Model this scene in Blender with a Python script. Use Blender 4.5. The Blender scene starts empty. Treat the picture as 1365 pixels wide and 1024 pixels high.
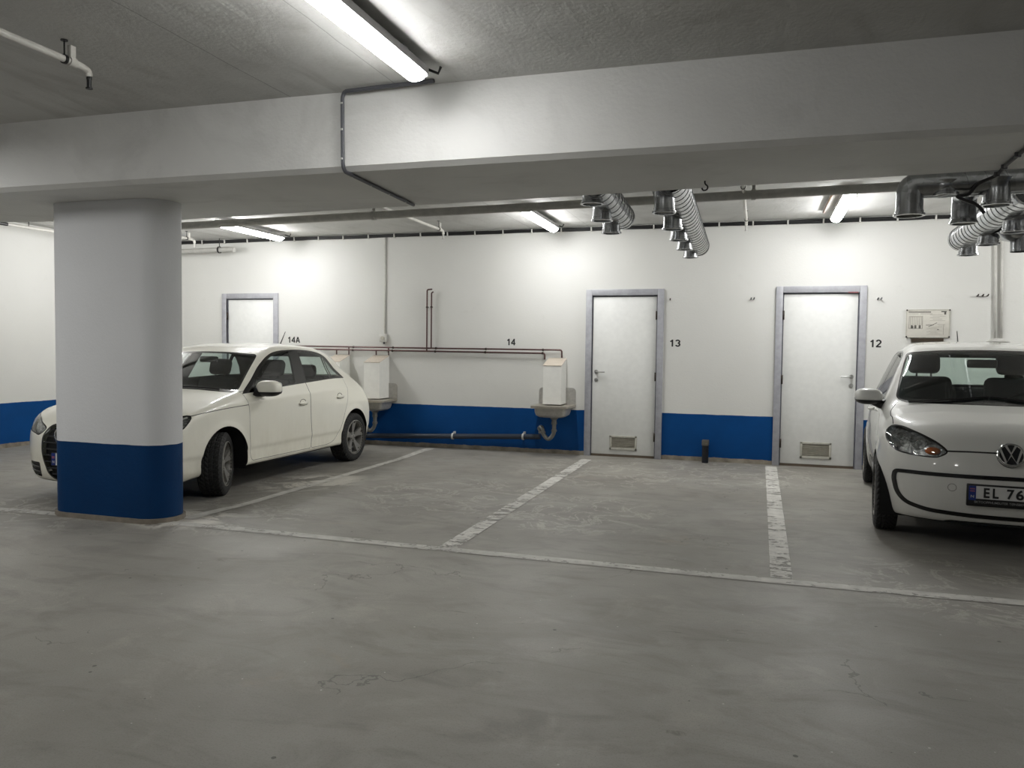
import bpy, bmesh, math, random
import numpy as np
from mathutils import Vector, Matrix
PI = math.pi

# ---------- smooth implicit car bodies ----------
def tab(pts, sig=0.0, n=6000):
    """polyline lookup, gaussian-smoothed by sig (in units of the abscissa)"""
    xs = np.array([a for a, b in pts], float); ys = np.array([b for a, b in pts], float)
    g = np.linspace(xs[0] - 0.6, xs[-1] + 0.6, n)
    s0 = (ys[1] - ys[0]) / (xs[1] - xs[0]); s1 = (ys[-1] - ys[-2]) / (xs[-1] - xs[-2])
    v = np.interp(g, xs, ys)
    v = np.where(g < xs[0], ys[0] + s0 * (g - xs[0]), v); v = np.where(g > xs[-1], ys[-1] + s1 * (g - xs[-1]), v)
    if sig > 0:
        st = g[1] - g[0]; m = max(1, int(3 * sig / st)); k = np.exp(-0.5 * (np.arange(-m, m + 1) * st / sig) ** 2); k /= k.sum()
        v = np.convolve(np.pad(v, m, 'edge'), k, 'valid')
    return lambda x: np.interp(x, g, v)

def smax(a, b, k):
    h = np.maximum(k - np.abs(a - b), 0.0) / k
    return np.maximum(a, b) + h * h * k * 0.25

def grad(F, p, e=1e-3):
    return np.stack([(F(*(p + e * np.eye(3)[i]).T) - F(*(p - e * np.eye(3)[i]).T)) / (2 * e) for i in range(3)], 1)

def surface_nets(F, lo, hi, h):
    ax = [np.arange(lo[i], hi[i] + h, h) for i in range(3)]
    X, Y, Z = np.meshgrid(*ax, indexing='ij'); V = F(X, Y, Z); S = V < 0
    n = np.array(V.shape) - 1
    acc = np.zeros((*n, 3)); cnt = np.zeros(tuple(n))
    P = np.stack([X, Y, Z], -1)
    for a in range(3):
        s0 = [slice(None)] * 3; s1 = [slice(None)] * 3; s0[a] = slice(0, -1); s1[a] = slice(1, None)
        v0, v1 = V[tuple(s0)], V[tuple(s1)]; cr = S[tuple(s0)] != S[tuple(s1)]
        t = np.where(cr, v0 / np.where(cr, v0 - v1, 1), 0)
        pt = P[tuple(s0)] + t[..., None] * (P[tuple(s1)] - P[tuple(s0)])
        o = [i for i in range(3) if i != a]
        for d0 in (0, 1):
            for d1 in (0, 1):
                sl = [slice(None)] * 3
                sl[o[0]] = slice(d0, d0 + n[o[0]]); sl[o[1]] = slice(d1, d1 + n[o[1]])
                c = cr[tuple(sl)]; acc += np.where(c[..., None], pt[tuple(sl)], 0); cnt += c
    act = cnt > 0; idx = -np.ones(tuple(n), int); idx[act] = np.arange(act.sum())
    verts = acc[act] / cnt[act][:, None]
    faces = []
    for a in range(3):
        s0 = [slice(1, -1)] * 3; s1 = [slice(1, -1)] * 3; s0[a] = slice(0, -1); s1[a] = slice(1, None)
        A, B = S[tuple(s0)], S[tuple(s1)]
        o = [(a + 1) % 3, (a + 2) % 3]
        for flip, m in ((False, A & ~B), (True, ~A & B)):
            ii = np.argwhere(m)
            if len(ii) == 0: continue
            ii = ii + np.array([0 if i == a else 1 for i in range(3)])
            q = []
            for d0, d1 in ((1, 1), (0, 1), (0, 0), (1, 0)):
                j = ii.copy(); j[:, o[0]] -= d0; j[:, o[1]] -= d1
                q.append(idx[j[:, 0], j[:, 1], j[:, 2]])
            q = np.stack(q, 1)
            faces.append(q[:, ::-1] if flip else q)
    for _ in range(5):
        f = F(*verts.T); g = grad(F, verts); st = -(f / np.maximum((g * g).sum(1), 0.05))[:, None] * g
        ln = np.linalg.norm(st, axis=1, keepdims=True); verts = verts + st * np.minimum(1, 0.6 * h / np.maximum(ln, 1e-9))
    return verts, np.concatenate(faces)

def rounded(pts, r=0.03, n=5):
    """closed 2-D polygon with its corners rounded; a point may carry its own radius as 3rd item"""
    out = []; N = len(pts)
    for i in range(N):
        p = Vector(pts[i][:2]); a = Vector(pts[i - 1][:2]); b = Vector(pts[(i + 1) % N][:2])
        rr = pts[i][2] if len(pts[i]) > 2 else r
        da, db = (a - p), (b - p)
        if rr <= 0: out.append((p.x, p.y)); continue
        t = min(rr, da.length * .49, db.length * .49)
        pa = p + da.normalized() * t; pb = p + db.normalized() * t
        for k in range(n + 1):
            s = k / n; q = pa * (1 - s) ** 2 + p * 2 * s * (1 - s) + pb * s * s
            out.append((q.x, q.y))
    return out

def spline(pts, n=6, closed=True):
    P = [Vector(p) for p in pts]; N = len(P); out = []
    rng = range(N) if closed else range(N - 1)
    for i in rng:
        if closed: a, b, c, d = P[i - 1], P[i], P[(i + 1) % N], P[(i + 2) % N]
        else: a, b, c, d = P[max(i - 1, 0)], P[i], P[i + 1], P[min(i + 2, N - 1)]
        for k in range(n):
            t = k / n
            q = 0.5 * ((2 * b) + (c - a) * t + (2 * a - 5 * b + 4 * c - d) * t * t + (3 * b - a - 3 * c + d) * t ** 3)
            out.append(tuple(q))
    if not closed: out.append(tuple(P[-1]))
    return out

def circle(cx, cy, r, n=32): return [(cx + r * math.cos(2 * PI * i / n), cy + r * math.sin(2 * PI * i / n)) for i in range(n)]

def area2(p): return 0.5 * sum(p[i - 1][0] * p[i][1] - p[i][0] * p[i - 1][1] for i in range(len(p)))
def offset(poly, d):
    """grow (+) or shrink (-) a closed polygon"""
    s = 1 if area2(poly) > 0 else -1; out = []; N = len(poly)
    for i in range(N):
        a, b, c = Vector(poly[i - 1]), Vector(poly[i]), Vector(poly[(i + 1) % N])
        e1 = (b - a); e2 = (c - b)
        if e1.length < 1e-7 or e2.length < 1e-7: e1 = e2 = (c - a)
        n1 = Vector((e1.y, -e1.x)).normalized(); n2 = Vector((e2.y, -e2.x)).normalized()
        m = (n1 + n2); m = m / max(0.5, m.length_squared) * 2 if m.length > 1e-6 else n1
        m = m * 0.5 * (1.0) if False else (n1 + n2) / max(0.6, 1 + n1.dot(n2))
        q = b + m * d * s; out.append((q.x, q.y))
    return out
def strip(line, w):
    """open polyline -> thin closed polygon"""
    L = []; R = []
    for i in range(len(line)):
        a = Vector(line[max(i - 1, 0)]); c = Vector(line[min(i + 1, len(line) - 1)]); t = (c - a).normalized(); nn = Vector((-t.y, t.x)) * w / 2
        b = Vector(line[i]); L.append(tuple(b + nn)); R.append(tuple(b - nn))
    return L + R[::-1]
def inside(poly, x, y):
    c = False; j = len(poly) - 1
    for i in range(len(poly)):
        xi, yi = poly[i]; xj, yj = poly[j]
        if (yi > y) != (yj > y) and x < (xj - xi) * (y - yi) / (yj - yi) + xi: c = not c
        j = i
    return c
AX = {'x': (1, 2, 0), 'y': (0, 2, 1), 'z': (0, 1, 2)}

# ---------- the two body shapes: x from nose to tail, y to the car's right, z up ----------
def city_shape():
    top = tab([(-.2, .60), (.0, .70), (.05, .775), (.12, .835), (.25, .885), (.5, .945), (.74, .99), (.80, 1.01), (1.36, 1.40), (1.5, 1.445), (1.7, 1.475), (2.1, 1.50), (2.6, 1.49), (3.0, 1.455), (3.28, 1.40), (3.40, 1.30), (3.47, 1.0), (3.60, .5)], .032)
    nose = tab([(0, .16), (.18, .07), (.25, .035), (.35, .012), (.5, .0), (.6, .006), (.7, .03), (.78, .07), (.9, .2)], .03)
    tail = tab([(0, 3.40), (.25, 3.47), (.4, 3.535), (.6, 3.54), (.8, 3.51), (1.0, 3.465), (1.3, 3.40), (1.5, 3.3)], .04)
    plan = tab([(-.2, .775), (.0, .79), (.4, .808), (.9, .811), (2.6, .811), (3.1, .79), (3.54, .71)], .10)
    sec = tab([(.0, .16), (.15, .085), (.25, .03), (.4, .008), (.55, .0), (.75, .004), (.90, .03), (1.0, .072), (1.2, .158), (1.4, .25), (1.6, .36)], .035)
    cr = tab([(0, .07), (.7, .06), (.9, .02), (1.3, .03), (1.7, .06), (3.5, .06)], .15)
    k1 = tab([(0, .13), (.7, .12), (1.0, .06), (1.4, .09), (3.5, .12)], .1)
    def F(x, y, z):
        a = np.abs(y); u = a / .8
        xe = x - np.where((x > .55), .16, .0) * u ** 2 * np.clip((x - .45) / .3, 0, 1) * np.clip((2.2 - x) / .7, 0, 1)
        ft = z - (top(xe) - cr(x) * u ** 2.4)
        rr = np.minimum(np.hypot(x - .60, z - .29), np.hypot(x - 3.01, z - .29))
        W = plan(x) - sec(z) + .012 * np.exp(-((rr - .335) / .045) ** 2) - .010 * np.exp(-((z - .40) / .07) ** 2) * np.clip((x - .95) / .15, 0, 1) * np.clip((2.6 - x) / .15, 0, 1)
        fs = a - W
        fn = (nose(z) + .30 * np.minimum(u, 1.1) ** 3.6 + .03 * u ** 2) - x
        fr = x - (tail(z) - .20 * u ** 3.2)
        fb = .175 + .05 * np.clip((a - .4) / .35, 0, 1) * 0 - z
        f = smax(fs, ft, k1(x)); f = smax(f, fn, .10); f = smax(f, fr, .10); f = smax(f, fb, .05)
        return f
    return F
def hatch_shape():
    top = tab([(-.2, .58), (.0, .68), (.05, .73), (.15, .775), (.35, .83), (.6, .88), (.85, .925), (1.02, .950), (1.09, .965), (1.72, 1.325), (1.86, 1.372), (2.1, 1.408), (2.5, 1.422), (2.9, 1.40), (3.2, 1.35), (3.40, 1.28), (3.74, 1.02), (3.93, .80), (4.08, .5)], .03)
    nose = tab([(0, .14), (.14, .07), (.2, .035), (.3, .015), (.42, .0), (.55, .006), (.64, .035), (.70, .075), (.8, .2)], .03)
    tail = tab([(0, 3.80), (.25, 3.95), (.4, 4.02), (.6, 4.024), (.8, 3.94), (.95, 3.80), (1.1, 3.70), (1.3, 3.5)], .04)
    plan = tab([(-.2, .82), (.1, .835), (.5, .86), (.9, .872), (2.8, .872), (3.3, .870), (4.02, .845)], .10)
    sec = tab([(.0, .14), (.15, .060), (.20, .030), (.23, .018), (.345, .016), (.38, .004), (.6, .0), (.74, .0), (.825, .001), (.85, .014), (.93, .047), (1.0, .078), (1.2, .175), (1.36, .275), (1.5, .38)], .010)
    cr = tab([(0, .10), (.8, .08), (1.05, .02), (1.5, .03), (1.9, .07), (3.5, .08)], .12)
    k1 = tab([(0, .07), (.9, .06), (1.1, .05), (1.6, .08), (3.5, .10)], .1)
    def F(x, y, z):
        a = np.abs(y); u = a / .85
        xe = x - .15 * u ** 2 * np.clip((x - .75) / .3, 0, 1) * np.clip((2.4 - x) / .6, 0, 1)
        ft = z - (top(xe) - cr(x) * u ** 2.4)
        rr = np.minimum(np.hypot(x - .88, z - .28), np.hypot(x - 3.39, z - .28))
        zz = z - .055 * np.clip((x - 1.1) / 2.0, -.5, 1.0) * np.clip((z - .55) / .25, 0, 1)
        W = plan(x) - sec(zz) - .15 * np.clip((x - 2.45) / 1.0, 0, 1.2) ** 1.7 * np.clip((z - .70) / .42, 0, 1) ** 1.3 + .010 * np.exp(-((rr - .345) / .04) ** 2)
        fs = a - W
        fn = (nose(z) + .22 * np.minimum(u, 1.08) ** 4.2 + .07 * u ** 2) - x
        fr = x - (tail(z) - .17 * u ** 4.0)
        fb = .185 - .045 * np.clip((.6 - x) / .3, 0, 1) - z
        f = smax(fs, ft, k1(x)); f = smax(f, fn, .06); f = smax(f, fr, .10); f = smax(f, fb, .04)
        return f
    return F
random.seed(4)
scn = bpy.context.scene
COL = scn.collection

# ---------- object helpers ----------
def label(o, lab, cat=None, group=None, kind=None):
    if lab: o['label'] = lab
    if cat: o['category'] = cat
    if group: o['group'] = group
    if kind: o['kind'] = kind
    return o
def thing(name, loc, lab, cat, rz=0.0, group=None, kind=None):
    o = bpy.data.objects.new(name, None); COL.objects.link(o); o.location = loc; o.rotation_euler = (0, 0, rz); o.empty_display_size = .1
    return label(o, lab, cat, group, kind)

class MB:
    """collects shapes into one mesh"""
    def __init__(s): s.v = []; s.f = []; s.sm = []
    def add(s, vs, fs, smooth=False):
        b = len(s.v); s.v += [tuple(v) for v in vs]; s.f += [tuple(i + b for i in f) for f in fs]; s.sm += [smooth] * len(fs); return s
    def box(s, x0, x1, y0, y1, z0, z1, bev=0.0, M=None, seg=2):
        if bev > 0:
            bm = bmesh.new(); bmesh.ops.create_cube(bm, size=1)
            for v in bm.verts: v.co = Vector(((x0 + x1) / 2 + v.co.x * (x1 - x0), (y0 + y1) / 2 + v.co.y * (y1 - y0), (z0 + z1) / 2 + v.co.z * (z1 - z0)))
            bmesh.ops.bevel(bm, geom=list(bm.edges), offset=bev, segments=seg, affect='EDGES', profile=.5)
            bm.verts.index_update(); vs = [v.co.copy() for v in bm.verts]; fs = [[v.index for v in f.verts] for f in bm.faces]; bm.free()
        else:
            vs = [Vector((x, y, z)) for x in (x0, x1) for y in (y0, y1) for z in (z0, z1)]
            fs = [(0, 1, 3, 2), (4, 6, 7, 5), (0, 4, 5, 1), (2, 3, 7, 6), (0, 2, 6, 4), (1, 5, 7, 3)]
        if M: vs = [M @ v for v in vs]
        return s.add(vs, fs, bev > 0)
    def prism(s, poly, axis, a, b, smooth=False):
        """2-D polygon (any winding) extruded along axis from a to b"""
        i, j, k = AX[axis]; N = len(poly)
        if area2(poly) < 0: poly = poly[::-1]
        if (axis == 'y') != (a > b): poly = poly[::-1] if True else poly
        vs = []
        for t in (a, b):
            for p in poly:
                c = [0, 0, 0]; c[i], c[j] = p; c[k] = t; vs.append(c)
        fs = [tuple(range(N - 1, -1, -1)), tuple(range(N, 2 * N))] + [(q, (q + 1) % N, N + (q + 1) % N, N + q) for q in range(N)]
        b0 = len(s.f); s.add(vs, fs, False)
        if smooth:
            for q in range(b0 + 2, len(s.f)): s.sm[q] = True
        return s
    def tube(s, pts, r, n=10, bend=0.0, caps=True, spiral=0):
        P = [Vector(p) for p in pts]
        if bend > 0 and len(P) > 2:
            Q = [P[0]]
            for i in range(1, len(P) - 1):
                a, p, b = P[i - 1], P[i], P[i + 1]; t = min(bend, (a - p).length * .49, (b - p).length * .49)
                pa = p + (a - p).normalized() * t; pb = p + (b - p).normalized() * t
                for k in range(7): u = k / 6; Q.append(pa * (1 - u) ** 2 + p * 2 * u * (1 - u) + pb * u * u)
            Q.append(P[-1]); P = Q
        rs = r if isinstance(r, (list, tuple)) else [r] * len(P)
        T = [(P[min(i + 1, len(P) - 1)] - P[max(i - 1, 0)]).normalized() for i in range(len(P))]
        u = T[0].orthogonal().normalized(); vs = []
        for i in range(len(P)):
            u = (u - T[i] * u.dot(T[i])).normalized(); w = T[i].cross(u)
            for k in range(n):
                a = 2 * PI * k / n; vs.append(P[i] + (u * math.cos(a) + w * math.sin(a)) * rs[i])
        fs = [(i * n + k, i * n + (k + 1) % n, (i + 1) * n + (k + 1) % n, (i + 1) * n + k) for i in range(len(P) - 1) for k in range(n)]
        s.add(vs, fs, True)
        if caps:
            s.add(vs[:n], [tuple(range(n - 1, -1, -1))]); s.add(vs[-n:], [tuple(range(n))])
        return s
    def lathe(s, prof, o=(0, 0, 0), axis=(0, 0, 1), n=32, smooth=True):
        """profile of (radius, height) turned about axis through o"""
        A = Vector(axis).normalized(); u = A.orthogonal().normalized(); w = A.cross(u); O = Vector(o); vs = []; m = len(prof)
        for r, h in prof:
            for k in range(n):
                a = 2 * PI * k / n; vs.append(O + A * h + (u * math.cos(a) + w * math.sin(a)) * r)
        fs = [(i * n + k, i * n + (k + 1) % n, (i + 1) * n + (k + 1) % n, (i + 1) * n + k) for i in range(m - 1) for k in range(n)]
        return s.add(vs, fs, smooth)
    def ball(s, c, r, n=20, m=12, M=None):
        rx, ry, rz = r if isinstance(r, (tuple, list)) else (r, r, r); vs = []
        for i in range(m + 1):
            t = PI * i / m
            for k in range(n):
                a = 2 * PI * k / n; v = Vector((rx * math.sin(t) * math.cos(a), ry * math.sin(t) * math.sin(a), rz * math.cos(t)))
                vs.append((M @ v if M else v) + Vector(c))
        fs = [((i + 1) * n + k, (i + 1) * n + (k + 1) % n, i * n + (k + 1) % n, i * n + k) for i in range(m) for k in range(n)]
        return s.add(vs, fs, True)
    def build(s, name, mat, parent=None, sharp=35):
        me = bpy.data.meshes.new(name); me.from_pydata(s.v, [], s.f); me.validate(); me.update()
        if len(me.polygons) == len(s.sm): me.polygons.foreach_set('use_smooth', s.sm)
        if any(s.sm):
            bm = bmesh.new(); bm.from_mesh(me)
            bmesh.ops.remove_doubles(bm, verts=bm.verts, dist=1e-5)
            for e in bm.edges:
                if len(e.link_faces) == 2 and e.calc_face_angle(0) > math.radians(sharp): e.smooth = False
            bm.to_mesh(me); bm.free()
        me.materials.append(mat)
        o = bpy.data.objects.new(name, me); COL.objects.link(o)
        if parent: o.parent = parent
        return o
def centred(o):
    """origin of a top-level mesh to the foot of its bounding box, so it can be moved as a thing"""
    me = o.data; xs = [v.co for v in me.vertices]
    c = Vector(((min(v.x for v in xs) + max(v.x for v in xs)) / 2, (min(v.y for v in xs) + max(v.y for v in xs)) / 2, min(v.z for v in xs)))
    me.transform(Matrix.Translation(-c)); o.location = c; return o
def text_mesh(name, body, size, mat, M, parent=None, bold=0.0, sx=1.0, depth=.001, align='CENTER'):
    cu = bpy.data.curves.new('text', 'FONT'); cu.body = body; cu.size = size; cu.align_x = align; cu.align_y = 'CENTER'; cu.extrude = depth; cu.offset = bold
    t = bpy.data.objects.new('text', cu); COL.objects.link(t); bpy.context.view_layer.update()
    me = bpy.data.meshes.new_from_object(t.evaluated_get(bpy.context.evaluated_depsgraph_get())); bpy.data.objects.remove(t); bpy.data.curves.remove(cu)
    me.transform(M @ Matrix.Diagonal((sx, 1, 1, 1))); me.name = name; me.materials.clear(); me.materials.append(mat)
    o = bpy.data.objects.new(name, me); COL.objects.link(o)
    if parent: o.parent = parent
    return o

# ---------- materials ----------
def lin(c): return tuple(((v / 255) / 12.92 if v / 255 <= .04045 else ((v / 255 + .055) / 1.055) ** 2.4) for v in c) + (1,)
class Mat:
    def __init__(s, name):
        s.m = bpy.data.materials.new(name); s.m.use_nodes = True; s.t = s.m.node_tree; s.b = s.t.nodes['Principled BSDF']; s.out = s.t.nodes['Material Output']
        s.co = None
    def n(s, typ, **kw):
        x = s.t.nodes.new('ShaderNode' + typ)
        for k, v in kw.items():
            if k.startswith('i_'): x.inputs[k[2:].replace('_', ' ')].default_value = v
            else: setattr(x, k, v)
        return x
    def l(s, a, b): s.t.links.new(a, b)
    def obj(s):
        if not s.co: s.co = s.n('TexCoord')
        return s.co.outputs['Object']
    def noise(s, scale, detail=4, rough=.55, sc=None, dist=0.0):
        x = s.n('TexNoise'); x.inputs['Scale'].default_value = scale; x.inputs['Detail'].default_value = detail; x.inputs['Roughness'].default_value = rough; x.inputs['Distortion'].default_value = dist
        src = s.obj()
        if sc:
            mp = s.n('Mapping'); mp.inputs['Scale'].default_value = sc; s.l(src, mp.inputs['Vector']); src = mp.outputs[0]
        s.l(src, x.inputs['Vector']); return x.outputs['Fac']
    def ramp(s, fac, stops):
        r = s.n('ValToRGB'); e = r.color_ramp.elements
        while len(e) < len(stops): e.new(.5)
        for i, (p, c) in enumerate(stops): e[i].position = p; e[i].color = c if not isinstance(c, (int, float)) else (c, c, c, 1)
        s.l(fac, r.inputs[0]); return r.outputs[0]
    def mix(s, fac, a, b, mode='MIX'):
        x = s.n('Mix', data_type='RGBA', blend_type=mode)
        for sock, v in ((x.inputs[0], fac), (x.inputs[6], a), (x.inputs[7], b)):
            if isinstance(v, (int, float, tuple)): sock.default_value = v
            else: s.l(v, sock)
        return x.outputs[2]
    def math(s, op, a, b=0.0, clamp=False):
        x = s.n('Math', operation=op, use_clamp=clamp)
        for sock, v in ((x.inputs[0], a), (x.inputs[1], b)):
            if isinstance(v, (int, float)): sock.default_value = v
            else: s.l(v, sock)
        return x.outputs[0]
    def sep(s):
        x = s.n('SeparateXYZ'); s.l(s.obj(), x.inputs[0]); return x.outputs
    def bump(s, h, strength=.2, dist=.01):
        x = s.n('Bump'); x.inputs['Strength'].default_value = strength; x.inputs['Distance'].default_value = dist; s.l(h, x.inputs['Height']); s.l(x.outputs[0], s.b.inputs['Normal'])
    def color(s, v):
        if isinstance(v, tuple): s.b.inputs['Base Color'].default_value = v
        else: s.l(v, s.b.inputs['Base Color'])
    def set(s, **kw):
        for k, v in kw.items(): s.b.inputs[k.replace('_', ' ')].default_value = v
        return s
def plain(name, rgb, rough=.5, metal=0.0, var=.06, scale=14, coat=0.0, spec=.5):
    m = Mat(name); c = lin(rgb); d = tuple(v * (1 - var * 3) for v in c[:3]) + (1,)
    m.color(m.mix(m.ramp(m.noise(scale), [(.35, 0.0), (.7, 1.0)]), d, c)); m.set(Roughness=rough, Metallic=metal, Coat_Weight=coat); m.b.inputs['Specular IOR Level'].default_value = spec
    return m.m

def wall_mat(name, blue_top, strip_top, white=(212, 212, 208), blue=None):
    BLUE = lin(blue or (0, 66, 126))
    m = Mat(name); z = m.sep()[2]
    w = m.mix(m.ramp(m.noise(.7, 5), [(.3, 0.0), (.75, 1.0)]), tuple(v * .93 for v in lin(white)[:3]) + (1,), lin(white))
    w = m.mix(m.math('MULTIPLY', m.ramp(m.noise(5, 6, .7), [(.62, 0.0), (.78, 1.0)]), .10), w, lin((150, 146, 136)))
    b = m.mix(m.ramp(m.noise(3, 5), [(.3, 0.0), (.7, 1.0)]), tuple(v * .85 for v in BLUE[:3]) + (1,), BLUE)
    zz = m.math('ADD', z, m.math('MULTIPLY', m.math('SUBTRACT', m.noise(6, 3), .5), .012))
    c = m.mix(m.math('LESS_THAN', zz, blue_top), w, b)
    g = m.mix(m.ramp(m.noise(8, 5), [(.3, 0.0), (.7, 1.0)]), lin((112, 104, 94)), lin((158, 151, 138)))
    zs = m.math('ADD', z, m.math('MULTIPLY', m.math('SUBTRACT', m.noise(9, 5), .5), .03))
    c = m.mix(m.math('LESS_THAN', zs, strip_top), c, g)
    m.color(c); m.set(Roughness=.55); m.b.inputs['Specular IOR Level'].default_value = .18
    m.bump(m.math('ADD', m.noise(55, 3), m.math('MULTIPLY', m.noise(9, 3), 1.2)), .22, .006)
    return m.m
M_wall = wall_mat('wall_paint', .592, .055)
M_pillar = wall_mat('pillar_paint', .605, -1, (210, 211, 212), (0, 50, 94))

m = Mat('ceiling_paint'); o3 = m.sep()
c = m.mix(m.ramp(m.noise(.9, 5), [(.3, 0.0), (.72, 1.0)]), lin((176, 176, 173)), lin((206, 206, 203)))
c = m.mix(m.math('MULTIPLY', m.ramp(m.noise(2.2, 8, .65, (1, .35, 1), 1.5), [(.5, 0.0), (.72, 1.0)]), .35), c, lin((118, 114, 106)))
def joint(x0, w=.006):
    wob = m.math('MULTIPLY', m.math('SUBTRACT', m.noise(1.5, 3), .5), .03)
    return m.math('LESS_THAN', m.math('ABSOLUTE', m.math('SUBTRACT', m.math('ADD', o3[0], wob), x0)), w)
j = m.math('MAXIMUM', joint(-2.91, .004), joint(-2.14, .003))
c = m.mix(m.math('MULTIPLY', j, .45), c, lin((70, 70, 68)))
m.color(c); m.set(Roughness=.6); m.bump(m.math('ADD', m.noise(40, 4), m.math('MULTIPLY', m.noise(6, 6, .6, (1, .5, 1), 1.0), 2.5)), .3, .008)
M_ceil = m.m

m = Mat('beam_paint'); 
c = m.mix(m.ramp(m.noise(.8, 5), [(.3, 0.0), (.72, 1.0)]), lin((198, 198, 195)), lin((220, 220, 217)))
c = m.mix(m.math('MULTIPLY', m.ramp(m.noise(1.6, 6, .6, (1, 1.6, 1), .8), [(.54, 0.0), (.70, 1.0)]), .16), c, lin((128, 126, 120)))
sp = m.n('TexVoronoi'); sp.inputs['Scale'].default_value = 2.6; m.l(m.obj(), sp.inputs['Vector'])
c = m.mix(m.math('MULTIPLY', m.math('LESS_THAN', sp.outputs['Distance'], .012), .8), c, lin((50, 48, 45)))
m.color(c); m.set(Roughness=.6); m.bump(m.math('ADD', m.noise(45, 4), m.math('MULTIPLY', m.noise(7, 5), 1.5)), .25, .008)
M_beam = m.m

# floor: mottled grey screed with chalky scuffs, rusty patches, dark specks and hairline cracks
m = Mat('floor_concrete'); xyz = m.sep()
c = m.mix(m.ramp(m.noise(.55, 6, .6), [(.32, 0.0), (.70, 1.0)]), lin((111, 108, 102)), lin((140, 138, 132)))
c = m.mix(m.math('MULTIPLY', m.ramp(m.noise(1.6, 7, .65, (1, 2.2, 1), 1.2), [(.48, 0.0), (.66, 1.0)]), .45), c, lin((88, 85, 80)))
c = m.mix(m.math('MULTIPLY', m.ramp(m.noise(2.3, 7, .7, None, .6), [(.54, 0.0), (.74, 1.0)]), .26), c, lin((176, 171, 160)))
c = m.mix(m.math('MULTIPLY', m.ramp(m.noise(.9, 6, .7, (1, 1.3, 1), .4), [(.62, 0.0), (.74, 1.0)]), .35), c, lin((142, 122, 98)))
c = m.mix(m.math('MULTIPLY', m.ramp(m.noise(60, 3, .6), [(.3, 0.0), (.75, 1.0)]), .30), c, lin((120, 116, 110)))
def blob(x, y, r):
    a = m.math('SUBTRACT', xyz[0], x); b = m.math('SUBTRACT', xyz[1], y)
    d = m.math('SQRT', m.math('ADD', m.math('MULTIPLY', a, a), m.math('MULTIPLY', b, b)))
    return m.math('SUBTRACT', 1.0, m.math('DIVIDE', d, r), True)
nz = m.noise(2.4, 6, .65, None, .8)
edge = m.ramp(nz, [(.47, 0.0), (.493, 1.0), (.500, 1.0), (.525, 0.0)])
spots = None
for x, y, r in [(-4.45, 7.1, .75), (-4.4, 6.2, .6), (-4.0, 5.4, .7), (-2.7, 6.9, 1.1), (-1.45, 6.5, .9), (-.3, 9.3, 1.2), (1.25, 5.2, .8), (-5.6, 5.0, 1.0), (-1.6, 8.8, 1.2)]:
    bb = blob(x, y, r); spots = bb if spots is None else m.math('MAXIMUM', spots, bb)
sm = m.ramp(spots, [(.0, 0.0), (.35, 1.0)])
c = m.mix(m.math('MULTIPLY', m.math('MULTIPLY', edge, sm), .26), c, lin((200, 196, 188)))
fill = m.ramp(nz, [(.49, 0.0), (.53, 1.0)])
pud = m.ramp(m.math('MAXIMUM', blob(-4.4, 7.15, .7), blob(-4.35, 5.2, .5)), [(.1, 0.0), (.4, 1.0)])
c = m.mix(m.math('MULTIPLY', m.math('MULTIPLY', fill, pud), .55), c, lin((206, 202, 194)))
vo = m.n('TexVoronoi'); vo.inputs['Scale'].default_value = 5.5; m.l(m.obj(), vo.inputs['Vector'])
spk = m.math('MULTIPLY', m.math('LESS_THAN', vo.outputs['Distance'], .05), m.math('GREATER_THAN', m.noise(3, 2), .50))
c = m.mix(m.math('MULTIPLY', spk, .75), c, lin((52, 50, 47)))
v2 = m.n('TexVoronoi'); v2.inputs['Scale'].default_value = 9.0; m.l(m.obj(), v2.inputs['Vector'])
c = m.mix(m.math('MULTIPLY', m.math('LESS_THAN', v2.outputs['Distance'], m.math('MULTIPLY', m.noise(4, 2), .07)), .6), c, lin((190, 187, 180)))
scr = m.noise(5, 6, .7, (.35, 1.6, 1), 1.0)
c = m.mix(m.math('MULTIPLY', m.ramp(scr, [(.66, 0.0), (.70, 1.0)]), .45), c, lin((70, 67, 62)))
vc = m.n('TexVoronoi', feature='DISTANCE_TO_EDGE'); vc.inputs['Scale'].default_value = .75
wv = m.n('VectorMath', operation='ADD'); nn = m.n('TexNoise'); nn.inputs['Scale'].default_value = 2.2; nn.inputs['Detail'].default_value = 6
m.l(m.obj(), nn.inputs['Vector']); m.l(m.obj(), wv.inputs[0]); m.l(nn.outputs['Color'], wv.inputs[1]); m.l(wv.outputs[0], vc.inputs['Vector'])
crk = m.math('MULTIPLY', m.math('LESS_THAN', vc.outputs['Distance'], .0032), m.math('GREATER_THAN', m.noise(.8, 2), .55))
c = m.mix(m.math('MULTIPLY', crk, .5), c, lin((60, 58, 55)))
c = m.mix(m.math('MULTIPLY', m.ramp(m.noise(140, 2, .6), [(.52, 0.0), (.75, 1.0)]), .35), c, lin((72, 69, 64)))
c = m.mix(1.0, c, (1.19, 1.19, 1.175, 1), 'MULTIPLY')
m.color(c); r = m.ramp(m.noise(1.2, 6, .6), [(.3, .42), (.7, .62)]); m.l(r, m.b.inputs['Roughness']); m.b.inputs['Specular IOR Level'].default_value = .4
m.bump(m.math('ADD', m.noise(70, 4), m.math('MULTIPLY', m.noise(12, 5), 1.0)), .18, .004)
M_floor = m.m

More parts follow.
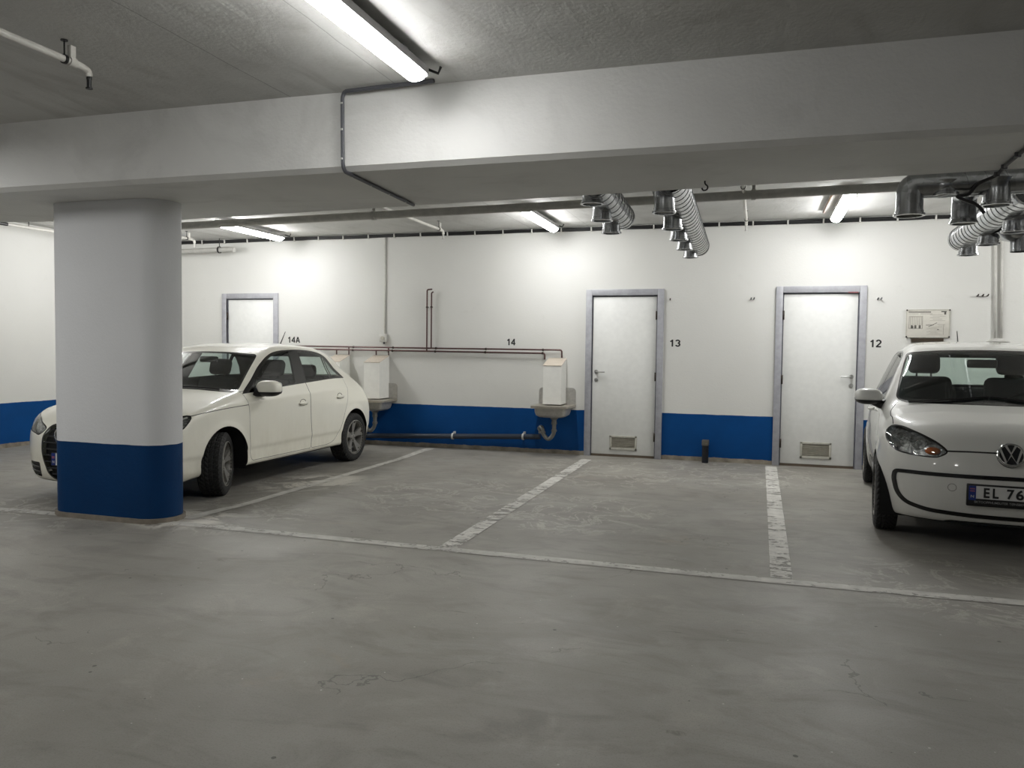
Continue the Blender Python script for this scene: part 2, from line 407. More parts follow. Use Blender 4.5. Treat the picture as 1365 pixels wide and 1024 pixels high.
def paint_mat(name, wear, bands=0.0, top=.62):
    m = Mat(name); m.color(m.mix(m.ramp(m.noise(9, 5), [(.3, 0.0), (.7, 1.0)]), lin((178, 176, 170)), lin((212, 210, 203)))); m.set(Roughness=.6)
    n1 = m.noise(16, 7, .7); w = m.math('ADD', n1, m.math('MULTIPLY', m.math('SUBTRACT', m.noise(2.2, 4), .5), .55))
    if bands:
        w = m.math('ADD', w, m.math('MULTIPLY', m.math('SUBTRACT', m.noise(3, 3, .6, (.4, 4.5, 1)), .5), bands))
    a = m.ramp(w, [(wear - .05, 0.0), (wear + .05, 1.0)]); m.l(m.math('MULTIPLY', a, m.math('ADD', top, m.math('MULTIPLY', m.noise(1.1, 6, .7), .6), True)), m.b.inputs['Alpha']); return m.m
M_line = paint_mat('line_paint', .37, .35, .48); M_line_bay = paint_mat('line_paint_bay', .33, .2, .6); M_line_worn = paint_mat('line_paint_worn', .41, .9)

M_frame = plain('door_frame_grey', (164, 165, 171), .45)
M_leaf = plain('door_leaf_white', (226, 227, 224), .4, var=.02)
M_chrome = plain('brushed_steel', (190, 190, 188), .28, 1.0)
M_steel = plain('stainless_steel', (186, 184, 179), .36, .5, .06, 30)
M_vent = plain('vent_metal', (198, 196, 186), .45, .2)
M_ventdark = plain('vent_slats', (158, 154, 142), .5, .2)
M_hinge = plain('hinge_dark', (58, 50, 44), .4, .6)
M_black = plain('black_plastic', (16, 16, 17), .4)
M_cable = plain('black_cable', (22, 22, 24), .55)
M_conduit = plain('conduit_grey', (78, 79, 84), .45)
M_wconduit = plain('conduit_pale', (206, 205, 199), .5)
M_clip = plain('clip_white', (206, 205, 200), .5)
M_wpipe = plain('white_pipe', (205, 203, 196), .4)
M_gpipe = plain('grey_pipe', (178, 177, 172), .45)
M_copper = plain('dark_copper', (88, 62, 60), .4, .5)
M_drain = plain('drain_dark', (44, 52, 66), .4)
M_trap = plain('trap_grey', (126, 126, 122), .4, .4)
M_box = plain('cover_white', (228, 228, 223), .45, var=.02)
m = Mat('perforated_lid'); v = m.n('TexVoronoi'); v.inputs['Scale'].default_value = 70; v.inputs['Randomness'].default_value = 0.0; m.l(m.obj(), v.inputs['Vector'])
m.color(m.mix(m.math('LESS_THAN', v.outputs['Distance'], .33), lin((190, 180, 166)), lin((120, 106, 92)))); m.set(Roughness=.5); M_perf = m.m
m = Mat('galvanised'); vg = m.n('TexVoronoi'); vg.inputs['Scale'].default_value = 22; m.l(m.obj(), vg.inputs['Vector'])
m.color(m.mix(vg.outputs['Color'], lin((150, 152, 153)), lin((190, 192, 194)))); m.set(Metallic=1.0, Roughness=.24); m.bump(m.noise(10, 3), .08, .01); M_galv = m.m
M_duct_in = plain('duct_cover', (160, 158, 150), .5)
M_text = plain('black_lettering', (22, 22, 24), .5)
M_post = plain('post_black', (16, 19, 28), .5)
M_poster = plain('poster_white', (206, 203, 194), .35, var=.03)
M_print = plain('poster_ink', (92, 90, 84), .5); M_printl = plain('poster_ink_pale', (168, 164, 154), .5)
M_bracket = plain('brown_plate', (62, 52, 40), .4)
m = Mat('led_diffuser'); m.set(Roughness=.5); m.color((.9, .9, .9, 1)); m.b.inputs['Emission Color'].default_value = (1.0, .995, .975, 1); m.b.inputs['Emission Strength'].default_value = 50.0; M_led = m.m
M_lamp = plain('lamp_housing', (190, 190, 190), .4)

# ---------- the room ----------
D = 10.15; HC = 2.98
X0, X1, Y0 = -9.43, 9.5, -8.0
def struct(name, mb, mat, lab=None, cat=None):
    o = mb.build(name, mat); label(o, lab, cat, None, 'structure'); return o
def dip(x, y):
    dx = max(-6.6 - x, 0, x + 4.72); dy = max(6.05 - y, 0, y - 9.0); t = min(1.0, math.hypot(dx, dy) / .85)
    return -.040 * (1 - t * t * (3 - 2 * t))
def floor_mesh():
    st = .2; xs = [X0 - .2 + st * i for i in range(int((X1 - X0 + .4) / st) + 2)]; ys = [Y0 - .2 + st * i for i in range(int((D - Y0 + .6) / st) + 2)]; n = len(ys)
    vs = [(x, y, dip(x, y)) for x in xs for y in ys]
    return MB().add(vs, [(i * n + k, (i + 1) * n + k, (i + 1) * n + k + 1, i * n + k + 1) for i in range(len(xs) - 1) for k in range(n - 1)], True)
struct('floor', floor_mesh(), M_floor, 'mottled grey concrete garage floor', 'floor')
struct('ceiling', MB().box(X0 - .2, X1 + .2, Y0 - .2, D + .4, HC, HC + .2), M_ceil, 'grey painted concrete ceiling slab', 'ceiling')
# back wall with three door openings
doors = [(-7.756, -6.784, 2.165), (-2.155, -1.155, 2.165), (.19, 1.203, 2.178)]
mb = MB(); x = X0
for a, b, h in doors:
    mb.box(x, a + .03, D, D + .22, 0, HC); mb.box(a + .03, b - .03, D, D + .22, h - .03, HC); x = b - .03
mb.box(x, X1, D, D + .22, 0, HC)
struct('wall_back', mb, M_wall, 'long white wall with a blue base band behind the parking bays', 'wall')
struct('wall_left', MB().box(X0 - .2, X0, Y0, D, 0, HC), M_wall, 'white side wall with a blue base band, behind the white car', 'wall')
struct('wall_right', MB().box(X1, X1 + .2, Y0, D, 0, HC), M_wall)
struct('wall_front', MB().box(X0, X1, Y0 - .2, Y0, 0, HC), M_wall)
# beam: front face, small chamfer along its lower edge, tapering soffit
def beam_sec(x, yf, yb): return [(x, yf, HC + .01), (x, yf, 2.52), (x, yf + .035, 2.49), (x, yb, 2.49), (x, yb, HC + .01)]
secs = [beam_sec(X0, 4.44, 5.30), beam_sec(-6.6, 4.46, 5.60), beam_sec(-4.9, 4.47, 5.86), beam_sec(-1.1, 4.50, 5.61), beam_sec(1.5, 4.52, 5.43), beam_sec(X1, 4.56, 5.0)]
mb = MB(); n = 5; K = len(secs); mb.add([p for s_ in secs for p in s_], [(q * n + i, q * n + (i + 1) % n, (q + 1) * n + (i + 1) % n, (q + 1) * n + i) for q in range(K - 1) for i in range(n)] + [(4, 3, 2, 1, 0), tuple(range((K - 1) * n, K * n))])
struct('ceiling_beam', mb, M_beam, 'deep pale concrete beam crossing the ceiling above the pillar', 'beam')
# pillar with rounded ends
def stadium(xa, xb, yf, r, n=20):
    p = [(xb + r * math.sin(PI * i / n), yf + r - r * math.cos(PI * i / n)) for i in range(n + 1)]
    return p + [(xa - r * math.sin(PI * i / n), yf + r + r * math.cos(PI * i / n)) for i in range(n + 1)]
mb = MB().prism(stadium(-5.26, -4.54, 4.92, .195), 'z', 0.0, 2.495, True)
pil = struct('pillar', mb, M_pillar, 'thick white pillar with rounded ends and a blue painted base', 'pillar')
o = MB().prism(stadium(-5.26, -4.54, 4.90, .215), 'z', 0.0, .036, True).build('pillar_kerb', plain('kerb_concrete', (132, 124, 112), .7, 0, .1), pil)

# ---------- doors ----------
def door(num, a, b, h, hinge_left, lab, hz=None):
    t = thing('door_%d' % num, ((a + b) / 2, D, 0), lab, 'door', 0, None, 'structure'); w = (b - a) / 2; fw = .078
    mb = MB(); outer = [(-w, 0), (-w, h), (w, h), (w, 0)]; inner = [(w - fw, 0), (w - fw, h - fw), (-w + fw, h - fw), (-w + fw, 0)]
    mb.box(-w, -w + fw, -.03, .06, 0, h, .004); mb.box(w - fw, w, -.03, .06, 0, h, .004); mb.box(-w + fw, w - fw, -.03, .06, h - fw, h, .004)
    mb.build('door_frame', M_frame, t)
    s = -1 if hinge_left else 1
    mb = MB(); mb.box(-w + fw, -w + fw + .012, .0, .06, 0, h - fw); mb.box(w - fw - .012, w - fw, .0, .06, 0, h - fw); mb.box(-w + fw, w - fw, .0, .06, h - fw - .014, h - fw)
    mb.build('door_stop', plain('door_rebate', (96, 97, 106), .6), t)
    g = .014; leaf = MB().box(-w + fw + g, w - fw - g, .008, .05, .03, h - fw - .016, .003).build('door_leaf', M_leaf, t)
    for z in (1.83, 1.05, .275):
        MB().tube([(s * (w - fw - .010), -.016, z - .055), (s * (w - fw - .010), -.016, z + .055)], .013, 8).build('hinge', M_hinge, t)
    hx = -s * (w - fw - .065)
    hd = MB(); hd.lathe([(0, .0), (.026, .0), (.026, .010), (.0, .012)], (hx, .008, 1.10), (0, -1, 0), 18); hd.tube([(hx, .0, 1.10), (hx, -.045, 1.10), (hx + s * .12, -.045, 1.10)], .010, 8, .02)
    hd.build('handle', M_chrome, leaf)
    lk = MB().lathe([(0, 0), (.025, 0), (.025, .008), (.012, .010), (.012, .016), (0, .016)], (hx, .008, .995), (0, -1, 0), 18); lk.build('lock', M_chrome, leaf)
    if num > 1:
        cx = (.01 if num == 2 else -.01); z0, z1 = (.09, .275) if num == 2 else (.10, .30); hw = .178
        vt = MB(); vt.box(cx - hw, cx + hw, -.004, .01, z1 - .024, z1, .003); vt.box(cx - hw, cx + hw, -.004, .01, z0, z0 + .028, .003); vt.box(cx - hw, cx - hw + .026, -.004, .01, z0, z1, .003); vt.box(cx + hw - .026, cx + hw, -.004, .01, z0, z1, .003)
        v = vt.build('vent_grille', M_vent, leaf)
        sl = MB(); k = 8
        for i in range(k):
            z = z0 + .034 + i * (z1 - z0 - .064) / (k - 1); M = Matrix.Translation((cx, .004, z)) @ Matrix.Rotation(.6, 4, 'X'); sl.box(-hw + .02, hw - .02, -.006, .006, -.0016, .0016, 0, M)
        sl.box(cx - hw + .02, cx + hw - .02, .0066, .0079, z0 + .02, z1 - .02)
        label(sl.build('vent_slats', M_ventdark, leaf), 'dark slats of the vent', None)
    if num == 3: MB().box(w - fw - .13, w - fw - .02, -.034, -.030, h - fw - .008, h - fw + .004).build('red_strip', plain('faded_red_sticker', (150, 96, 100), .5), t)
    MB().box(-w + fw, w - fw, .004, .2, 0.0, .028).build('threshold', plain('door_threshold', (96, 84, 70), .7), t)
    return t
door(1, *doors[0], True, 'white door in a grey frame partly hidden behind the parked car with dusty sides')
door(2, *doors[1], False, 'white vented door in a grey frame with hinges on its right, beside the number 13')
door(3, *doors[2], True, 'white vented door in a grey frame with hinges on its left, beside the number 12')

# ---------- painted numbers ----------
RX = Matrix.Rotation(PI / 2, 4, 'X')
def glyph(ch):
    """bold sans figures on a cap height of 1: list of stroke polylines"""
    arc = lambda cx, cy, rx, ry, a0, a1, n=10: [(cx + rx * math.cos(math.radians(a0 + (a1 - a0) * i / n)), cy + ry * math.sin(math.radians(a0 + (a1 - a0) * i / n))) for i in range(n + 1)]
    if ch == '1': return [[(.34, 0), (.34, 1)], [(.36, .93), (.25, .80), (.08, .72)]]
    if ch == '2': return [arc(.32, .70, .235, .235, 170, -35) + [(.10, .09), (.085, .075)], [(.03, .075), (.60, .075)]]
    if ch == '3': return [arc(.30, .715, .21, .21, 165, -85), arc(.30, .29, .235, .215, 88, -165)]
    if ch == '4': return [[(.46, 0), (.46, 1)], [(.48, .95), (.07, .33), (.05, .29)], [(.02, .275), (.64, .275)]]
    return [[(.06, 0), (.36, .97)], [(.66, 0), (.36, .97)], [(.17, .29), (.55, .29)]]
for s, x, z, w in (('14A', -6.523, 1.480, .205), ('14', -3.177, 1.476, .118), ('13', -1.007, 1.481, .132), ('12', 1.315, 1.498, .124)):
    mb = MB(); cx = 0; ks = .0
    for q, ch in enumerate(s):
        for st in glyph(ch):
            sp = strip(st, .19); h_ = len(sp) // 2; k_ = len(sp)
            ks -= .00004; vs = [(p[0] + cx, ks, p[1]) for p in sp]; mb.add(vs, [(i, k_ - 1 - i, k_ - 2 - i, i + 1) for i in range(h_ - 1)])
        cx += .72 if ch != '1' else .66
    xs = [v[0] for v in mb.v]; k = w / (max(xs) - min(xs)); mb.v = [((v[0] - (max(xs) + min(xs)) / 2) * k, v[1], (v[2] - .5) * .088) for v in mb.v]
    o = mb.build('bay_number', M_text)
    o.location = (x, D - .0012, z)
    label(o, {'14A': 'black number 14A on the white wall above the parked car with dusty sides', '14': 'black number 14 on the white wall above the copper water pipes', '13': 'black number 13 on the white wall between the two vented doors', '12': 'black number 12 on the white wall beside the framed notice'}[s], 'number')

# ---------- parking lines ----------
def line(pts, w, mat, lab):
    mb = MB(); L = [Vector(p) for p in pts]; m_ = 40; vs = []
    for i in range(m_ + 1):
        t = i / m_ * (len(L) - 1); k = min(int(t), len(L) - 2); p = L[k].lerp(L[k + 1], t - k); d = (L[k + 1] - L[k]).normalized(); nn = Vector((-d.y, d.x)); j = random.uniform(-.0015, .0015)
        vs += [(p.x + nn.x * (w / 2 + j), p.y + nn.y * (w / 2 + j), dip(p.x + nn.x * w / 2, p.y) + .004), (p.x - nn.x * (w / 2 - j), p.y - nn.y * (w / 2 - j), dip(p.x - nn.x * w / 2, p.y) + .004)]
    mb.add(vs, [(2 * i, 2 * i + 1, 2 * i + 3, 2 * i + 2) for i in range(m_)])
    return label(mb.build('parking_line', mat), lab, 'parking line')
line([(-9.3, 4.86), (-6.2, 4.93), (-4.1, 5.02), (-2.0, 4.99), (.16, 4.97), (1.44, 4.99), (6.5, 5.02)], .108, M_line, 'long white line painted across the front of all the bays')
line([(-4.27, 10.0), (-4.30, 5.18)], .12, M_line_bay, 'thin white bay line running beside the car with dusty sides')
line([(-2.035, 9.74), (-2.02, 5.06)], .13, M_line_worn, 'worn white bay line ending between the door and the steel sink beside it')
line([(.178, 9.98), (.168, 5.05)], .13, M_line_worn, 'worn white bay line nearest to the small white city car')
# ---------- ceiling lights ----------
def lamp(x, y0, y1, lab, z=2.90, w=.125, led=None):
    t = thing('ceiling_light', (x, (y0 + y1) / 2, z), lab, 'light', 0, 'LED batten lights'); h = (y1 - y0) / 2
    mb = MB(); mb.box(-w / 2, w / 2, -h, h, 0.0, .045, .008); mb.box(-.03, .03, -h + .2, -h + .26, .04, HC - z); mb.box(-.03, .03, h - .26, h - .2, .04, HC - z); mb.build('housing', M_lamp, t)
    sec = [(-w / 2 + .006, .004)] + [((w / 2 - .006) * math.sin(a), .004 - .052 * math.cos(a) ** .75) for a in [(-PI / 2 + PI * i / 10) for i in range(1, 10)]] + [(w / 2 - .006, .004)]
    ys = [-h + .012, -h + .02, -h + .05, h - .05, h - .02, h - .012]; sc = [.45, .8, 1, 1, .8, .45]; vs = []; n = len(sec)
    for y, s in zip(ys, sc): vs += [(p[0] * (.6 + .4 * s), y, .004 + (p[1] - .004) * s) for p in sec]
    mb = MB(); mb.add(vs, [(i * n + k, i * n + (k + 1) % n, (i + 1) * n + (k + 1) % n, (i + 1) * n + k) for i in range(5) for k in range(n)], True); mb.add(vs[:n], [tuple(range(n))]); mb.add(vs[-n:], [tuple(range(n - 1, -1, -1))])
    mb.build('diffuser', led or M_led, t)
    for s in (-1, 1): MB().box(-w / 2 + .002, w / 2 - .002, s * h - .014, s * h + .006, -.012, .043, .006).build('end_cap', M_lamp, t)
    mb = MB().tube([(.02, h, .03), (.03, h + .05, .05), (.08, h + .09, .035), (.10, h + .08, HC - z - .012)], .008, 8); label(mb.build('lead', M_cable, t), 'short black lead')
    return t
M_led_front = M_led.copy(); M_led_front.name = 'led_diffuser_front'; M_led_front.node_tree.nodes['Principled BSDF'].inputs['Emission Strength'].default_value = 33
lamp(-1.85, 2.56, 4.12, 'big bright ceiling light in front of the beam', led=M_led_front)
lamp(-6.44, 8.36, 9.70, 'bright ceiling light beyond the beam, just beside the pillar')
lamp(-2.49, 8.42, 9.72, 'bright ceiling light beyond the beam, between the pillar and the silver ducts')
lamp(.80, 8.20, 9.70, 'bright ceiling light beyond the beam, above the door by number 12')
for x, y, e in ((6.0, 3.0, 8), (-1.85, -4.6, 40), (5.2, -4.6, 8), (4.4, 8.7, 90), (-8.0, 8.25, 34), (-7.5, -4.6, 30)):  # unseen lamps added as fill, one of them hidden behind the pillar
    l = bpy.data.lights.new('lamp', 'POINT'); l.shadow_soft_size = .25; l.energy = e; l.color = (1.0, .99, .97)
    o = bpy.data.objects.new('unseen_fill_lamp', l); COL.objects.link(o); o.location = (x, y, 2.62)

l = bpy.data.lights.new('lamp', 'AREA'); l.shape = 'RECTANGLE'; l.size = .13; l.size_y = 1.5; l.energy = 34; l.color = (1.0, .995, .98)  # unseen lamp assumed left of the view, brightens the pillar front
o = bpy.data.objects.new('unseen_fill_lamp', l); COL.objects.link(o); o.location = (-6.3, 2.9, 2.86)

# ---------- pipes and cables under the ceiling ----------
t = thing('ceiling_pipe', (-2, 7.8, 2.84), 'long grey pipe hung under the ceiling just beyond the beam', 'pipe')
def pz(x): return 2.82 + .0105 * (x + 3.2) - 2.84
MB().tube([(-5.6, 0, pz(-7.6)), (0, 0, pz(-2)), (9.3, 0, pz(7.3))], .043, 16).build('pipe', M_gpipe, t)
for x in (-4.02, -1.5, -.08, 2.6):
    z = pz(x); mb = MB(); mb.lathe([(.046, -.02), (.052, -.02), (.052, .02), (.046, .02)], (x + 2, 0, z), (1, 0, 0), 18); mb.box(x + 1.985, x + 2.015, -.01, .01, z + .05, HC - 2.84); mb.build('hanger', M_gpipe, t)
def sprinkler(x, y0, y1, z, lab, hy=None, r=.017):
    t = thing('sprinkler_pipe', (x, y1, z), lab, 'pipe', 0, 'white sprinkler pipes')
    MB().tube([(0, y0 - y1, 0), (0, -.02, 0), (0, .03, -.012), (0, .035, -.04)], r, 12, .02).build('pipe', M_wpipe, t)
    mb = MB(); mb.tube([(0, -.10, 0), (0, -.055, 0)], r * 1.35, 12); mb.box(-.012, .012, -.095, -.06, 0, .085, .003); mb.build('tee', M_wpipe, t)
    mb = MB(); mb.tube([(0, .035, -.035), (0, .035, -.055)], .014, 10); mb.tube([(0, .035, -.055), (0, .035, -.10)], .012, 8); mb.lathe([(0, 0), (.018, 0), (.018, .006), (0, .006)], (0, .035, -.106), (0, 0, 1), 12); mb.build('sprinkler_head', M_black if y1 < 5 else M_gpipe, t)
    hs = [-.125] + ([hy - y1] if hy else [])
    for h in hs:
        mb = MB(); mb.lathe([(r + .001, -.008), (r + .006, -.008), (r + .006, .008), (r + .001, .008)], (0, h, 0), (0, 1, 0), 14); mb.tube([(0, h, r), (0, h, HC - z)], .004, 6); mb.lathe([(0, 0), (.018, 0), (.018, .006), (0, .006)], (0, h, HC - z - .006), (0, 0, 1), 10); mb.build('hanger', M_black, t)
    return t
sprinkler(-3.53, -1.0, 3.46, 2.88, 'white sprinkler pipe in front of the beam, above the pillar', 0.5, .019)
sprinkler(-3.88, 6.6, 9.40, 2.88, 'thin white sprinkler pipe between the pillar and the ceiling light', 7.5)
sprinkler(-7.70, 7.4, 9.42, 2.88, 'short white sprinkler pipe peeking out beside the pillar')
sprinkler(-.17, 6.9, 9.52, 2.88, 'white sprinkler pipe beyond the beam, between the silver duct and the light over number 12', 7.55)
t = thing('ceiling_conduit', (-9.10, 7.7, 2.88), 'white pipe along the top of the side wall behind the pillar', 'pipe')
MB().tube([(0, 0, 0), (.10, 1.0, 0), (.2, 2.2, 0)], .019, 12).build('pipe', M_wpipe, t); MB().tube([(-.01, -.12, 0), (0, 0, 0)], .022, 12).build('coupling', M_black, t)
MB().tube([(.03, .28, -.02), (.03, .28, .10)], .005, 6).build('hanger', M_black, t)
t = thing('waste_pipe', (-7.41, 9.96, 2.80), 'grey pipe end with a hanger under the cable at the back wall', 'pipe')
MB().tube([(-1.9, 0, -.02), (-.16, 0, 0)], .036, 16).build('pipe', M_gpipe, t); MB().tube([(-.2, 0, 0), (-.12, 0, .0), (-.03, -.03, -.005), (.02, -.03, -.01)], [.042, .042, .038, .038], 16).build('elbow', M_gpipe, t)
mb = MB(); mb.lathe([(.044, -.012), (.05, -.012), (.05, .012), (.044, .012)], (-.26, 0, 0), (1, 0, 0), 16); mb.tube([(-.26, 0, .05), (-.26, 0, .17)], .006, 6); mb.build('hanger', M_black, t)
t = thing('cable_run', (-3, D, 2.945), 'long black cable bundle clipped along the top of the back wall', 'cable')
mb = MB(); 
for k, (dz, r) in enumerate(((0, .012), (.016, .010), (-.014, .008))):
    pts = []; x = X0 + .05
    while x < 9.2: pts.append((x + 3, -.022 - .008 * (k == 1), dz + random.uniform(-.003, .003))); x += .25
    mb.tube(pts, r, 6)
mb.build('cable', M_cable, t); cl = None; x = -8.9
while x < 4.2:
    if cl is None: cl = MB().box(-.009, .009, -.042, -.002, -.030, .030, .004).build('clip', M_clip, t); cl.location = (x + 3, 0, 0)
    else:
        c2 = cl.copy(); COL.objects.link(c2); c2.location = (x + 3, 0, 0)
    x += .40
def clips(t, pts, mat=M_clip, size=(.012, .012, .012)):
    for p in pts: MB().box(p[0] - size[0], p[0] + size[0], p[1] - size[1], p[1] + size[1], p[2] - size[2], p[2] + size[2], .002).build('clip', mat, t)
t = thing('beam_conduit', (-2.5, 4.44, 2.49), 'dark conduit bent down the face of the beam from the big ceiling light', 'conduit')
MB().tube([(.62, -.03, .478), (.02, -.022, .470), (0, -.015, .44), (0, -.008, .02), (0, .02, -.012), (-.055, 1.17, -.014)], .0125, 10, .05).build('conduit', M_conduit, t)
clips(t, [(0, -.02, .40), (0, -.02, .24), (0, -.02, .06), (.32, -.026, .474), (-.01, .12, -.02), (-.02, .4, -.02), (-.032, .7, -.02), (-.045, 1.0, -.02)], M_clip, (.007, .007, .006))
t = thing('ceiling_hook', (-.36, 5.33, 2.49), 'small dark hook screwed into the underside of the beam', 'hook')
MB().tube([(0, 0, .0), (0, 0, -.02), (.02, 0, -.035), (.015, 0, -.06), (-.012, 0, -.062), (-.018, 0, -.045)], .005, 8, .012).build('hook', M_black, t)
o = MB().tube([(0, 0, 0), (0, -1.05, 0)], .014, 8).build('lamp_conduit', plain('conduit_brown', (110, 92, 76), .5), None); o.location = (.66, 9.55, 2.955); label(o, 'thin brown conduit beside the ceiling light over number 12', 'conduit')

# ---------- back wall: conduits, outlet, hooks, notice ----------
o = MB().tube([(0, 0, 0), (0, 0, 1.36)], .0095, 8).build('wall_conduit', M_wconduit); o.location = (-5.045, D - .012, 1.575); label(o, 'thin pale conduit running down the wall to the white outlet', 'conduit')
t = thing('outlet_box', (-5.062, D, 1.46), 'small white outlet box on the wall above the water pipes', 'outlet')
MB().box(-.055, .055, -.05, 0, 0, .115, .010).build('box', M_clip, t); MB().tube([(.012, -.03, .0), (.015, -.03, -.03)], .012, 8).build('gland', M_conduit, t); MB().lathe([(0, 0), (.028, 0), (.028, .008), (0, .010)], (0, -.05, .055), (0, -1, 0), 18).build('cover', plain('outlet_cover', (180, 176, 164), .4), t)
t = thing('wall_conduit', (2.555, D, 1.53), 'pair of pale conduits with a white foot on the wall above the small city car', 'conduit')
for x in (-.035, .035): MB().tube([(x * .9 + .02, -.015, .03), (x * .9 - .02, -.015, 1.40)], .012, 8).build('conduit', M_wconduit, t)
MB().prism([(-.10, 0), (.13, 0), (.06, .035), (-.03, .035)], 'y', -.05, 0).build('foot', M_clip, t)
for x, z, n, lab in ((-1.078, 2.024, 1, 'tiny hook beside the top corner of the door by number 13'), (-.086, 2.027, 2, 'tiny hook on the wall between the two vented doors'), (1.336, 2.016, 2, 'tiny hook on the wall above number 12'), (2.40, 2.045, 3, 'dark bolts in a row on the wall above the framed notice')):
    t = thing('wall_hook', (x, D, z), lab, 'hook')
    for k in range(n):
        dx = (k - (n - 1) / 2) * (.035 if n < 3 else .05)
        MB().tube([(dx, 0, 0), (dx, -.035, 0), (dx + .006, -.045, .018)], .0075, 8, .01).build('bolt', M_hinge if n != 2 else M_conduit, t)
t = thing('framed_notice', (1.856, D, 1.573), 'framed notice with printed drawings on the wall above the small city car', 'notice')
MB().box(-.226, .226, -.012, 0, 0, .32, .002).build('board', M_poster, t)
fr = MB()
for a in ((-.228, .228, .314, .322), (-.228, .228, -.002, .005), (-.228, -.221, 0, .32), (.221, .228, 0, .32)): fr.box(a[0], a[1], -.016, 0, a[2], a[3])
fr.build('frame', M_vent, t)
for x in (-.222, .222):
    for z in (.006, .314): MB().lathe([(0, 0), (.009, 0), (.009, .004), (0, .005)], (x, -.016, z), (0, -1, 0), 10).build('screw', M_black, t)
pr = MB(); Y = -.0128; bx = lambda x0, x1, z0, z1: pr.box(x0, x1, Y, -.011, z0, z1)
bx(-.205, .03, .286, .298); bx(-.16, -.15, .10, .13); bx(-.20, -.055, .100, .105); bx(.135, .19, .29, .302); bx(.165, .186, .262, .30)
for x in (-.178, -.140, -.095): bx(x, x + .022, .105, .14)
for x in (-.198, -.058): bx(x, x + .004, .105, .245)
M2 = Matrix.Translation((.06, Y, .15)) @ Matrix.Rotation(-.5, 4, 'Y'); pr.box(-.06, .04, 0, .001, -.003, .003, 0, M2); bx(-.02, .06, .14, .146); bx(.10, .115, .085, .095)
pr.build('print', M_print, t); pr = MB()
bx(-.205, -.10, .267, .274); bx(-.08, .045, .267, .274); bx(-.19, -.055, .235, .245); bx(.10, .18, .148, .152); bx(.11, .18, .132, .136); bx(.16, .165, .03, .15)
for k in range(7): bx(-.185 + k * .019, -.178 + k * .019, .14, .236)
for k in range(9): bx(-.01 + .02 * (k % 3), .15 - .02 * (k % 4), .03 + .011 * k, .0335 + .011 * k)
for k in range(5): bx(.02 + .03 * (k % 2), .18 - .03 * (k % 3), .19 + .017 * k, .194 + .017 * k)
pr.build('print', M_printl, t)
o = MB().prism([(-.168, 0), (.168, .012), (.168, .046), (-.168, .046)], 'y', -.03, 0).build('wall_plate', M_bracket); o.location = (1.853, D, 1.518); label(o, 'dark brown plate on the wall just under the framed notice', 'plate')
t = thing('pipe_stub', (-.60, 10.03, 0), 'short black pipe stub with a metal cap standing between the two vented doors', 'pipe')
MB().tube([(0, 0, 0), (0, 0, .225)], .04, 20).build('post', M_post, t)
mb = MB(); mb.box(-.042, .042, -.045, .045, .215, .285, .008); mb.lathe([(.014, 0), (.014, .02), (0, .02)], (.012, -.045, .235), (0, -1, 0), 12); mb.build('cap', plain('cap_metal', (112, 108, 100), .45, .5), t); MB().box(-.015, .015, .03, D - 10.03, .16, .19).build('bracket', M_steel, t)

# ---------- water pipes on the wall ----------
t = thing('water_pipe', (-4.35, D, 1.378), 'upper of the two dark copper water pipes, with a riser up the wall', 'pipe')
yp = -.045
mb = MB(); mb.tube([(-2.15, yp, .012), (0, yp, .002), (1.885, yp, -.002), (1.885, yp, -.104)], .0105, 8, .03); mb.tube([(.028, yp, 0), (.028, yp, .765), (.055, yp, .778)], .0105, 8, .015)
mb.tube([(-.62, yp, 0), (-.62, yp, -.104)], .010, 8); mb.tube([(-1.245, yp, 0), (-1.245, yp, -.104)], .010, 8); mb.build('pipe', M_copper, t)
cpos = [(-1.17, yp, .006), (-.55, yp, .004), (.10, yp, .002), (.83, yp, .0), (1.63, yp, -.002)]
def pclips(t, pts):
    for p in pts:
        mb = MB().lathe([(.0115, -.009), (.017, -.009), (.017, .009), (.0115, .009)], p, (1, 0, 0) if len(p) == 3 and p[2] < .3 else (0, 0, 1), 12); mb.tube([p, (p[0], -.003, p[2])], .005, 6); mb.build('pipe_clip', M_hinge, t)
pclips(t, cpos + [(.028, yp, .57)])
t = thing('water_pipe', (-4.35, D, 1.334), 'lower of the two dark copper water pipes, with a bent riser up the wall', 'pipe')
yp = -.068; mb = MB(); mb.tube([(-2.0, yp, .012), (0, yp, .004), (1.66, yp, -.004), (1.66, yp, -.085)], .0105, 8, .03); mb.tube([(-.028, yp, 0), (-.028, yp, .85), (.045, yp, .856)], .0105, 8, .02)
mb.tube([(-.80, yp, 0), (-.80, yp, -.06)], .010, 8); mb.tube([(-1.43, yp, 0), (-1.43, yp, -.06)], .010, 8); mb.build('pipe', M_copper, t)
pclips(t, [(a, yp, c) for a, b, c in cpos] + [(-.028, yp, .61)])
t = thing('drain_pipe', (-4, D, .18), 'dark drain pipe along the foot of the wall between the two steel sinks', 'pipe')
dz = lambda x: .129 + (x + 5.257) * .0385 - .18
MB().tube([(-2.6, -.09, dz(-6.6)), (0, -.09, dz(-4)), (1.27, -.09, dz(-2.73))], .036, 14).build('pipe', M_drain, t)
for x in (-3.97, -2.965):
    mb = MB(); mb.lathe([(.038, -.012), (.044, -.012), (.044, .012), (.038, .012)], (x + 4, -.09, dz(x)), (1, 0, 0), 16); mb.box(x + 3.99, x + 4.01, -.06, -.003, dz(x) - .02, dz(x) + .06); mb.build('pipe_clip', M_wconduit, t)

